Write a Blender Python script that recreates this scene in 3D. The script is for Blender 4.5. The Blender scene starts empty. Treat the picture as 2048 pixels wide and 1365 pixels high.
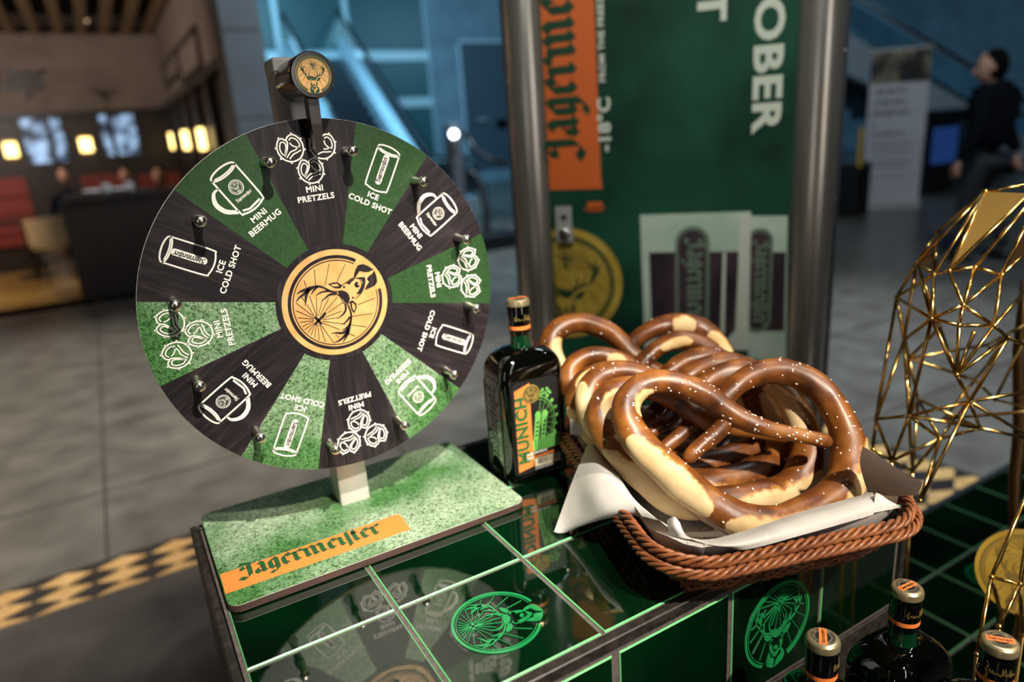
import bpy, bmesh, math, random
from mathutils import Vector, Matrix
from mathutils import noise as mnoise
random.seed(7)
S = bpy.context.scene
COL = S.collection
T = 0.15            # side of one counter tile in metres; the unit the scene was measured in
H0 = 0.90           # height of the tiled counter top above the floor
PI = math.pi
# ------------------------------------------------------------------ camera
RV = Vector((0.85864867, -0.50799186, -0.06831349))
UV = Vector((0.20101641, 0.21113784, 0.95656323))
FV = Vector((0.47150277, 0.83508388, -0.28340792))
CAM = Vector((-0.1809 * T, -3.9472 * T, H0 + 3.0374 * T))
FPX = 1381.56
cam = bpy.data.objects.new('camera', bpy.data.cameras.new('camera'))
COL.objects.link(cam)
cam.matrix_world = Matrix(((RV.x, UV.x, -FV.x, CAM.x), (RV.y, UV.y, -FV.y, CAM.y), (RV.z, UV.z, -FV.z, CAM.z), (0, 0, 0, 1)))
cam.data.sensor_width = 36.0
cam.data.lens = FPX / 2048 * 36
cam.data.clip_start = 0.05
cam.data.clip_end = 200
cam.data.dof.use_dof = True
cam.data.dof.focus_distance = 0.72
cam.data.dof.aperture_fstop = 2.4
S.camera = cam
S.view_settings.view_transform = 'Standard'
S.view_settings.look = 'None'
S.view_settings.gamma = 1.0
S.view_settings.use_curve_mapping = False
S.view_settings.exposure = 0.0
# ------------------------------------------------------------------ world
w = bpy.data.worlds.new('hall_ambience'); S.world = w; w.use_nodes = True
w.node_tree.nodes['Background'].inputs[0].default_value = (0.30, 0.42, 0.55, 1)
w.node_tree.nodes['Background'].inputs[1].default_value = 0.11

def look(o, target):
    o.rotation_euler = (Vector(target) - o.location).to_track_quat('-Z', 'Y').to_euler()
def area(name, loc, target, size, power, color, size_y=None):
    d = bpy.data.lights.new(name, 'AREA'); d.energy = power; d.color = color
    d.size = size
    if size_y: d.shape = 'RECTANGLE'; d.size_y = size_y
    o = bpy.data.objects.new(name, d); COL.objects.link(o); o.location = loc; look(o, target); return o
def spot(name, loc, target, power, color, deg, blend=0.4, rad=0.03):
    d = bpy.data.lights.new(name, 'SPOT'); d.energy = power; d.color = color
    d.spot_size = math.radians(deg); d.spot_blend = blend; d.shadow_soft_size = rad
    o = bpy.data.objects.new(name, d); COL.objects.link(o); o.location = loc; look(o, target); return o
# tall strip lights added behind the camera to streak the steel columns
area('added_strip_left', (-2.6, -2.2, 1.6), (1.2, 0.8, 1.2), 0.25, 6, (1.0, 0.95, 0.88), 2.2)
area('added_strip_right', (0.9, -3.0, 2.0), (1.2, 0.8, 1.4), 0.22, 9, (1.0, 0.96, 0.9), 2.0)
# ceiling spotlights over the promotion counter, the hall's own lights and added background lamps
spot('ceiling_spot_wheel', (0.26, -1.25, 2.95), (0.20, 0.20, 0.92), 430, (1.0, 0.93, 0.80), 20, 0.9, 0.02)
spot('ceiling_spot_basket', (0.62, -1.55, 2.55), (0.58, 0.0, 0.95), 300, (1.0, 0.88, 0.72), 30, 0.6, 0.025)
spot('ceiling_spot_sculpture', (2.1, -1.1, 3.0), (1.0, -0.15, 0.9), 90, (1.0, 0.86, 0.62), 28, 0.6, 0.04)
spot('ceiling_spot_poster', (0.2, -0.5, 3.3), (1.25, 0.80, 1.5), 130, (0.93, 1.0, 0.95), 32, 0.9, 0.05)
area('hall_lamp_behind', (0.9, -3.2, 3.1), (0.8, 0.0, 1.2), 0.4, 4, (1.0, 0.93, 0.85), 1.4)
spot('hall_downlight_left', (-1.1, 3.6, 5.0), (-1.0, 3.9, 0), 1500, (1.0, 0.92, 0.80), 66, 0.7, 0.10)
spot('hall_downlight_middle', (1.3, 3.0, 5.0), (1.25, 3.3, 0), 700, (1.0, 0.94, 0.84), 34, 0.8, 0.10)
spot('hall_downlight_near', (-1.0, 0.9, 4.6), (-1.1, 0.9, 0), 260, (1.0, 0.92, 0.88), 30, 0.9, 0.10)
spot('hall_downlight_right', (3.4, 1.6, 5.0), (3.4, 1.8, 0), 1100, (0.82, 0.93, 1.0), 60, 0.9, 0.10)
spot('hall_downlight_far', (4.2, 6.5, 5.6), (4.2, 6.9, 0), 1600, (0.60, 0.82, 1.0), 70, 0.8, 0.10)
spot('added_column_spot', (1.0, 5.4, 5.8), (-0.3, 8.9, 2.4), 1100, (0.80, 0.90, 1.0), 50, 0.8, 0.10)  # added spot to brighten the grey column
area('added_fill_right', (3.6, 0.4, 5.6), (6.6, 5.6, 1.2), 1.2, 190, (0.78, 0.90, 1.0), 1.2)  # added fill aimed at the banner front
area('added_blue_wash', (4.0, 13.0, 6.2), (4.6, 18.0, 1.5), 5.0, 950, (0.30, 0.72, 1.0), 3.0)  # added blue wash for glazing and escalator, the ceiling has no opening
area('added_blue_wash_right', (13.0, 9.0, 6.2), (14.0, 13.0, 1.5), 4.0, 500, (0.36, 0.72, 1.0), 3.0)  # added blue wash over the right background, not an actual panel
area('restaurant_light', (-3.0, 8.6, 3.5), (-2.6, 13.0, 2.6), 2.6, 260, (1.0, 0.86, 0.76), 1.0)
spot('restaurant_floor_light', (-2.6, 8.6, 3.6), (-2.4, 8.4, 0), 260, (1.0, 0.70, 0.36), 60, 0.8, 0.1)

# ------------------------------------------------------------------ measuring helpers
def ray(x, y): return FV + RV * ((x - 1024) / FPX) - UV * ((y - 682.5) / FPX)
def wp(x, y, z): return Vector((x * T, y * T, H0 + z * T))
def onh(px, py, h):
    d = ray(px, py); return CAM + d * ((h - CAM.z) / d.z)
def onz(px, py, z=0.0): return onh(px, py, H0 + z * T)
def ony(px, py, Y):
    d = ray(px, py); return CAM + d * ((Y - CAM.y) / d.y)
def onx(px, py, X):
    d = ray(px, py); return CAM + d * ((X - CAM.x) / d.x)
def ondep(px, py, dep): return CAM + ray(px, py) * dep
def onpl(px, py, P, n):
    d = ray(px, py); return CAM + d * ((P - CAM).dot(n) / d.dot(n))

# ------------------------------------------------------------------ object helpers
RM = {}
def tag(o, label, cat, group=None, kind=None):
    if label: o['label'] = label
    if cat: o['category'] = cat
    if group: o['group'] = group
    if kind: o['kind'] = kind
    return o
def thing(name, label, cat, loc=(0, 0, 0), rot=(0, 0, 0), group=None):
    o = bpy.data.objects.new(name, None); COL.objects.link(o)
    o.location = loc; o.rotation_euler = rot; o.empty_display_size = 0.05
    RM[o.name] = Matrix.Translation(Vector(loc)) @ Matrix.Rotation(rot[2], 4, 'Z') @ Matrix.Rotation(rot[1], 4, 'Y') @ Matrix.Rotation(rot[0], 4, 'X')
    return tag(o, label, cat, group)
class MB:
    def __init__(s): s.v = []; s.f = []; s.m = []; s.a = None
    def add(s, vs, fs, mi=0):
        b = len(s.v); s.v += [Vector(q) for q in vs]
        s.f += [tuple(b + i for i in f) for f in fs]; s.m += [mi] * len(fs); return b
    def box(s, c, sz, ax=None, mi=0, bev=0):
        c = Vector(c); a = ax or (Vector((1, 0, 0)), Vector((0, 1, 0)), Vector((0, 0, 1)))
        h = [q / 2 for q in sz]
        if bev <= 0:
            vs = [c + a[0] * (sx * h[0]) + a[1] * (sy * h[1]) + a[2] * (sz_ * h[2]) for sz_ in (-1, 1) for sy in (-1, 1) for sx in (-1, 1)]
            s.add(vs, [(0, 2, 3, 1), (4, 5, 7, 6), (0, 1, 5, 4), (2, 6, 7, 3), (0, 4, 6, 2), (1, 3, 7, 5)], mi); return
        rings = []
        for z, ins in ((-h[2], bev), (-h[2] + bev, 0), (h[2] - bev, 0), (h[2], bev)):
            x, y = h[0] - ins, h[1] - ins; k = bev if ins == 0 else bev * .5
            rings.append([c + a[0] * px + a[1] * py + a[2] * z for px, py in ((-x + k, -y), (x - k, -y), (x, -y + k), (x, y - k), (x - k, y), (-x + k, y), (-x, y - k), (-x, -y + k))])
        s.loft(rings, True, True, mi)
    def loft(s, rings, cap0=True, cap1=True, mi=0, closed=True):
        n = len(rings[0]); b = len(s.v)
        for r in rings: s.v += [Vector(q) for q in r]
        for i in range(len(rings) - 1):
            for j in range(n if closed else n - 1):
                k = (j + 1) % n
                s.f.append((b + i * n + j, b + i * n + k, b + (i + 1) * n + k, b + (i + 1) * n + j)); s.m.append(mi)
        if cap0: s.f.append(tuple(b + j for j in range(n - 1, -1, -1))); s.m.append(mi)
        if cap1: s.f.append(tuple(b + (len(rings) - 1) * n + j for j in range(n))); s.m.append(mi)
        return b
    def tube(s, pts, r, n=8, mi=0, closed=False, caps=True):
        pts = [Vector(p) for p in pts]; N = len(pts)
        rs = r if isinstance(r, (list, tuple)) else [r] * N
        rings = []; prev = None
        for i, p in enumerate(pts):
            if closed: t = pts[(i + 1) % N] - pts[i - 1]
            else: t = pts[min(i + 1, N - 1)] - pts[max(i - 1, 0)]
            t = t.normalized() if t.length > 1e-9 else Vector((0, 0, 1))
            if prev is None:
                u = t.orthogonal().normalized()
            else:
                u = (prev - t * prev.dot(t))
                u = u.normalized() if u.length > 1e-6 else t.orthogonal().normalized()
            prev = u; q = t.cross(u)
            rings.append([p + (u * math.cos(2 * PI * j / n) + q * math.sin(2 * PI * j / n)) * rs[i] for j in range(n)])
        if closed:
            # untwist the seam
            best = min(range(n), key=lambda k: (rings[0][k] - rings[-1][0]).length)
            rings.append([rings[0][(j + best) % n] for j in range(n)])
            s.loft(rings, False, False, mi)
        else: s.loft(rings, caps, caps, mi)
    def lathe(s, c, prof, n=32, ax=None, mi=0, cap0=True, cap1=True):
        c = Vector(c); a = ax or (Vector((1, 0, 0)), Vector((0, 1, 0)), Vector((0, 0, 1)))
        s.loft([[c + (a[0] * math.cos(2 * PI * j / n) + a[1] * math.sin(2 * PI * j / n)) * r + a[2] * z for j in range(n)] for r, z in prof], cap0, cap1, mi)
    def prism(s, poly, frame, d0, d1, mi=0):
        """poly 2D extruded between d0 and d1 along the frame normal"""
        n = len(poly)
        s.loft([[frame(u, v, d0) for u, v in poly], [frame(u, v, d1) for u, v in poly]], True, True, mi)
    def flat(s, poly, frame, d=0, mi=0): s.add([frame(u, v, d) for u, v in poly], [tuple(range(len(poly)))], mi)
    def sphere(s, c, r, seg=12, rings=8, mi=0, sc=(1, 1, 1)):
        c = Vector(c); R = []
        for i in range(1, rings):
            a = PI * i / rings
            R.append([c + Vector((math.sin(a) * math.cos(2 * PI * j / seg) * sc[0], math.sin(a) * math.sin(2 * PI * j / seg) * sc[1], -math.cos(a) * sc[2])) * r for j in range(seg)])
        s.loft(R, True, True, mi)
    def build(s, name, mats, parent=None, smooth=False, local=False, label=None, kind=None, auto=None):
        if not isinstance(mats, (list, tuple)): mats = [mats]
        M = None
        if parent is not None and not local:
            p = parent
            while p.parent is not None: p = p.parent
            if p.name in RM: M = RM[p.name].inverted()
        vs = [(M @ q) if M else q for q in s.v]
        me = bpy.data.meshes.new(name); me.from_pydata(vs, [], s.f)
        for m in mats: me.materials.append(m)
        if len(mats) > 1: me.polygons.foreach_set('material_index', s.m)
        if smooth: me.polygons.foreach_set('use_smooth', [True] * len(s.f))
        if s.a:
            for an, vals in s.a.items():
                at = me.attributes.new(an, 'FLOAT', 'POINT'); at.data.foreach_set('value', vals)
        me.update()
        if auto: me.set_sharp_from_angle(angle=math.radians(auto))
        o = bpy.data.objects.new(name, me); COL.objects.link(o)
        if parent is not None: o.parent = parent
        if label: o['label'] = label
        if kind: o['kind'] = kind
        return o
def copy_tree(o, parent=None):
    c = o.copy(); COL.objects.link(c)
    if parent is not None: c.parent = parent
    for ch in list(o.children): copy_tree(ch, c)
    return c

# ------------------------------------------------------------------ materials
def mat(name, col, rough=0.5, metal=0.0, coat=0.0, emit=None, es=0.0, spec=0.5, trans=0.0, alpha=None, ior=1.5):
    m = bpy.data.materials.new(name); m.use_nodes = True
    b = m.node_tree.nodes['Principled BSDF']
    b.inputs['Base Color'].default_value = (*col, 1)
    b.inputs['Roughness'].default_value = rough; b.inputs['Metallic'].default_value = metal
    b.inputs['Coat Weight'].default_value = coat; b.inputs['Coat Roughness'].default_value = 0.03
    b.inputs['Specular IOR Level'].default_value = spec; b.inputs['IOR'].default_value = ior
    b.inputs['Transmission Weight'].default_value = trans
    if emit: b.inputs['Emission Color'].default_value = (*emit, 1); b.inputs['Emission Strength'].default_value = es
    m.diffuse_color = (*col, 1)
    return m
def nodes(m): return m.node_tree.nodes, m.node_tree.links, m.node_tree.nodes['Principled BSDF']
def noise_mix(m, c1, c2, scale, lo=0.35, hi=0.65, detail=6, obj=True, vec_scale=None, bump=0.0, rough=None, c3=None, bdist=0.001, distort=0.0):
    N, L, b = nodes(m)
    tc = N.new('ShaderNodeTexCoord'); mp = N.new('ShaderNodeMapping')
    L.new(tc.outputs['Object'], mp.inputs[0])
    if vec_scale: mp.inputs['Scale'].default_value = vec_scale
    nz = N.new('ShaderNodeTexNoise'); nz.inputs['Scale'].default_value = scale; nz.inputs['Detail'].default_value = detail
    nz.inputs['Distortion'].default_value = distort
    L.new(mp.outputs[0], nz.inputs['Vector'])
    r = N.new('ShaderNodeValToRGB'); r.color_ramp.elements[0].position = lo; r.color_ramp.elements[1].position = hi
    r.color_ramp.elements[0].color = (*c1, 1); r.color_ramp.elements[1].color = (*c2, 1)
    if c3: e = r.color_ramp.elements.new((lo + hi) / 2); e.color = (*c3, 1)
    L.new(nz.outputs['Fac'], r.inputs[0]); L.new(r.outputs[0], b.inputs['Base Color'])
    if bump:
        bp = N.new('ShaderNodeBump'); bp.inputs['Strength'].default_value = bump; bp.inputs['Distance'].default_value = bdist
        L.new(nz.outputs['Fac'], bp.inputs['Height']); L.new(bp.outputs[0], b.inputs['Normal'])
    if rough:
        mr = N.new('ShaderNodeMapRange'); mr.inputs[3].default_value = rough[0]; mr.inputs[4].default_value = rough[1]
        L.new(nz.outputs['Fac'], mr.inputs[0]); L.new(mr.outputs[0], b.inputs['Roughness'])
    return m
M = {}
M['gold_print'] = noise_mix(mat('gold_print', (.8, .5, .2), .4), (.58, .31, .10), (.76, .45, .18), 60, .3, .7)
M['dark_print'] = mat('dark_print', (.030, .020, .016), .45)
M['green_ink'] = mat('green_ink', (.012, .06, .025), .4)
M['white_print'] = mat('white_print', (.86, .84, .78), .5)
M['orange'] = mat('orange_print', (.90, .23, .05), .42)
M['orange_matt'] = mat('orange_poster_print', (.80, .15, .025), .5)
def grassmat(name, pale, green, dark, speck=.5):
    m = mat(name, green, .40); N, L, b = nodes(m)
    tc = N.new('ShaderNodeTexCoord'); big = N.new('ShaderNodeTexNoise'); big.inputs['Scale'].default_value = 7.5; big.inputs['Detail'].default_value = 3
    fin = N.new('ShaderNodeTexNoise'); fin.inputs['Scale'].default_value = 330; fin.inputs['Detail'].default_value = 5; fin.inputs['Distortion'].default_value = 1.2
    L.new(tc.outputs['Object'], big.inputs['Vector']); L.new(tc.outputs['Object'], fin.inputs['Vector'])
    r1 = N.new('ShaderNodeValToRGB'); r1.color_ramp.elements[0].position = .40; r1.color_ramp.elements[1].position = .62
    r1.color_ramp.elements[0].color = (*green, 1); r1.color_ramp.elements[1].color = (*pale, 1); L.new(big.outputs['Fac'], r1.inputs[0])
    r2 = N.new('ShaderNodeValToRGB'); r2.color_ramp.elements[0].position = .36; r2.color_ramp.elements[1].position = .58; r2.color_ramp.elements[0].color = (*dark, 1); r2.color_ramp.elements[1].color = (1, 1, 1, 1); L.new(fin.outputs['Fac'], r2.inputs[0])
    mx = N.new('ShaderNodeMix'); mx.data_type = 'RGBA'; mx.blend_type = 'MULTIPLY'; mx.inputs[0].default_value = speck; L.new(r1.outputs[0], mx.inputs[6]); L.new(r2.outputs[0], mx.inputs[7]); L.new(mx.outputs[2], b.inputs['Base Color'])
    return m
M['grass'] = grassmat('grass_print', (.40, .53, .36), (.085, .235, .070), (.08, .14, .07), .95)
M['grass_shaded'] = grassmat('shaded_grass_print', (.034, .092, .030), (.025, .074, .022), (.4, .5, .4), .8)  # darker copy of the grass print, weaker light on upper segments painted in
M['letter_green'] = mat('green_lettering_print', (.018, .085, .028), .45)
M['wood_print'] = noise_mix(mat('charcoal_wood_print', (.05, .04, .04), .45), (.005, .0035, .005), (.040, .027, .033), 14, .3, .75, 10, vec_scale=(9, 1, .9), c3=(.013, .009, .012), distort=.4)
M['alu'] = mat('silver_aluminium', (.60, .58, .55), .42, .35)
M['chrome'] = mat('polished_steel', (.80, .76, .70), .24, 1.0)
M['acryl'] = mat('white_edge', (.75, .75, .72), .35)
M['blackplastic'] = mat('black_plastic', (.006, .005, .005), .18, coat=.15)
M['smokeplastic'] = mat('smoked_plastic', (.035, .028, .024), .25)
M['board_edge'] = noise_mix(mat('dark_wood_edge', (.06, .03, .025), .5), (.035, .018, .014), (.085, .045, .036), 20, .3, .7, vec_scale=(1, 1, 30))
M['tile'] = mat('dark_green_glass_tile', (.0015, .016, .004), .035, coat=1.0, spec=.6)
N, L, b = nodes(M['tile'])
nz = N.new('ShaderNodeTexNoise'); nz.inputs['Scale'].default_value = 9; nz.inputs['Detail'].default_value = 1
r = N.new('ShaderNodeValToRGB'); r.color_ramp.elements[0].color = (.0008, .006, .002, 1); r.color_ramp.elements[1].color = (.0006, .015, .004, 1)
r.color_ramp.elements[0].position = .38; r.color_ramp.elements[1].position = .72
tc = N.new('ShaderNodeTexCoord'); L.new(tc.outputs['Object'], nz.inputs['Vector']); L.new(nz.outputs['Fac'], r.inputs[0]); L.new(r.outputs[0], b.inputs['Base Color'])
n2 = N.new('ShaderNodeTexNoise'); n2.inputs['Scale'].default_value = 38; n2.inputs['Detail'].default_value = 2
bp = N.new('ShaderNodeBump'); bp.inputs['Strength'].default_value = .10; bp.inputs['Distance'].default_value = .0008
L.new(tc.outputs['Object'], n2.inputs['Vector']); L.new(n2.outputs['Fac'], bp.inputs['Height']); L.new(bp.outputs[0], b.inputs['Normal']); L.new(bp.outputs[0], b.inputs['Coat Normal'])
M['tile_edge'] = mat('pale_green_glass_edge', (.17, .55, .23), .22, coat=.6)
M['tile_relief'] = mat('green_glass_relief', (.012, .22, .065), .12, coat=1.0)
M['grout'] = noise_mix(mat('brown_grey_grout', (.09, .07, .065), .8), (.075, .058, .055), (.12, .095, .09), 200)
M['blackwood'] = noise_mix(mat('black_counter_board', (.02, .016, .014), .45), (.012, .010, .009), (.034, .027, .024), 90, bump=.3)
M['bottleglass'] = mat('dark_bottle_glass', (.0010, .0014, .0010), .03, coat=1.0, spec=.7)
M['neckglass'] = mat('green_neck_glass', (.002, .030, .010), .04, coat=1.0, spec=.7)
M['label_black'] = mat('black_label_paper', (.010, .009, .009), .5)
M['label_green'] = mat('green_label_print', (.15, .44, .09), .5)
M['label_dgreen'] = mat('dark_green_label_print', (.03, .12, .03), .5)
M['label_cream'] = mat('cream_label_print', (.78, .68, .48), .5)
M['capgold'] = mat('pale_gold_cap', (.62, .52, .30), .28, .8)
M['medal'] = mat('old_gold_medallion', (.38, .27, .07), .4, .3)
M['gold'] = mat('gold_wire', (.80, .52, .16), .22, 1.0)
M['goldpanel'] = mat('brushed_gold_sheet', (.50, .31, .085), .45, .55)
M['bronze'] = mat('bronze_leg', (.16, .085, .03), .4, .8)
M['wicker'] = noise_mix(mat('brown_wicker', (.25, .08, .03), .38, coat=.3), (.11, .030, .011), (.33, .115, .040), 60, .3, .7)
M['paper'] = noise_mix(mat('white_paper_napkin', (.78, .76, .73), .75), (.52, .50, .48), (.60, .58, .555), 30, bump=.15)
M['salt'] = mat('coarse_salt', (.88, .84, .78), .45)
M['steel'] = noise_mix(mat('brushed_steel_column', (.5, .46, .42), .28, .75), (.42, .37, .32), (.70, .64, .58), 3, .3, .7, vec_scale=(60, 60, 1))
M['steel_dark'] = mat('dark_steel_frame', (.10, .11, .13), .35, .7)
M['poster_green'] = noise_mix(mat('deep_green_poster', (.01, .07, .04), .5, spec=.25), (.004, .030, .017), (.022, .125, .070), 3.2, .35, .7, 3)
M['poster_glow'] = noise_mix(mat('pale_green_poster_print', (.5, .68, .5), .4), (.46, .64, .46), (.80, .88, .76), 7, .3, .7, 3)
M['poster_white'] = mat('cream_poster_lettering', (.82, .84, .70), .45)
M['poster_drink'] = noise_mix(mat('dark_drink_print', (.05, .03, .04), .4), (.016, .010, .014), (.10, .06, .075), 10, .3, .7, 4, vec_scale=(1, 1, .5))
M['poster_glass'] = mat('grey_green_glass_print', (.20, .27, .19), .4)
M['poster_gold'] = noise_mix(mat('yellow_gold_print', (.6, .4, .05), .4), (.50, .30, .035), (.72, .49, .08), 18, .3, .7)
M['floor'] = noise_mix(mat('grey_stone_tile', (.15, .15, .14), .32), (.085, .078, .068), (.155, .145, .128), 5, .3, .7, 8, rough=(.22, .42))
M['floor_joint'] = mat('dark_floor_joint', (.035, .033, .03), .7)
M['slab'] = noise_mix(mat('dark_grey_slab', (.07, .065, .065), .28), (.042, .037, .036), (.095, .084, .082), 3.5, .3, .7, 6, rough=(.2, .4))
M['ftile_y'] = noise_mix(mat('ochre_floor_tile', (.6, .36, .12), .4), (.52, .30, .10), (.68, .42, .17), 12)
M['ftile_k'] = noise_mix(mat('black_floor_tile', (.02, .018, .02), .35), (.012, .011, .012), (.030, .027, .028), 20)
M['woodfloor'] = noise_mix(mat('amber_wood_floor', (.25, .14, .03), .35), (.13, .070, .014), (.30, .17, .035), 4, vec_scale=(8, 1, 1))
M['rwall'] = noise_mix(mat('taupe_plaster', (.25, .19, .16), .8), (.20, .155, .13), (.27, .21, .175), 2)
M['darkwood'] = noise_mix(mat('dark_wood_panel', (.02, .012, .008), .4), (.010, .006, .005), (.030, .018, .012), 5, vec_scale=(8, 8, 1))
M['slat'] = mat('beige_ceiling_slat', (.42, .32, .18), .6)
M['blackceil'] = mat('black_ceiling', (.008, .007, .006), .8)
M['sconce'] = mat('glowing_amber_shade', (1, .75, .3), .5, emit=(1.0, .72, .24), es=5.0)
M['sconce_frame'] = mat('brass_sconce_frame', (.35, .22, .08), .35, .8)
M['screen'] = noise_mix(mat('lit_window_screen', (.3, .5, .7), .3, emit=(.5, .75, 1.0), es=1.0), (.1, .2, .35), (.5, .7, .9), 4)
N, L, b = nodes(M['screen'])
r2 = [n for n in N if n.type == 'VALTORGB'][0]; L.new(r2.outputs[0], b.inputs['Emission Color']); r2.color_ramp.elements[0].color = (.01, .02, .04, 1); r2.color_ramp.elements[1].color = (.36, .56, .85, 1)
r2.color_ramp.elements[0].position = .42; r2.color_ramp.elements[1].position = .62
M['redleather'] = mat('red_leather', (.16, .018, .012), .5)
M['beige'] = mat('beige_chair_shell', (.42, .30, .16), .5)
M['skin'] = mat('skin', (.45, .24, .16), .5)
M['shirt'] = mat('pale_shirt', (.45, .40, .40), .8)
M['blackcloth'] = mat('black_jacket_cloth', (.003, .004, .007), .95, spec=.1)
M['greycloth'] = mat('dark_grey_trousers', (.018, .020, .026), .9)
M['hair'] = mat('dark_hair', (.003, .0025, .002), .95, spec=.1)
M['bluewall'] = noise_mix(mat('blue_grey_wall_panel', (.22, .30, .36), .5), (.14, .20, .25), (.19, .27, .33), 1.5)
M['greypanel'] = noise_mix(mat('grey_column_cladding', (.20, .24, .28), .5), (.26, .30, .34), (.31, .36, .41), 2)
M['doormat'] = mat('dark_blue_door', (.045, .07, .095), .5)
M['glassteal'] = mat('teal_window_glass', (.008, .045, .055), .35, emit=(.02, .22, .30), es=.10)
M['framepale'] = mat('pale_window_frame', (.50, .60, .66), .4, .2)
M['esc_clad'] = mat('escalator_cladding', (.62, .78, .90), .35, .2)
M['esc_step'] = mat('dark_escalator_step', (.012, .018, .025), .4, .5)
M['rubber'] = mat('black_rubber_handrail', (.008, .008, .009), .4)
M['escglass'] = mat('clear_balustrade_glass', (.7, .9, .95), .02, trans=1.0, ior=1.15)
M['lampwhite'] = mat('white_signal_lamp', (1, 1, 1), .5, emit=(.75, .80, 1.0), es=9.0)
M['greymetal'] = mat('grey_metal_post', (.22, .23, .25), .4, .6)
M['banner_white'] = noise_mix(mat('pale_banner_print', (.55, .55, .58), .6), (.50, .50, .53), (.60, .60, .63), 2)
M['banner_text'] = mat('grey_banner_print', (.18, .18, .20), .6)
M['banner_photo'] = noise_mix(mat('banner_photo_print', (.1, .09, .06), .5), (.010, .008, .008), (.32, .28, .18), 4, .42, .66, 3)
M['bluesign'] = mat('blue_sign', (.02, .05, .16), .5, emit=(.03, .10, .4), es=.25)
M['yellow'] = mat('yellow_strip', (.7, .42, .02), .5)
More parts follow.
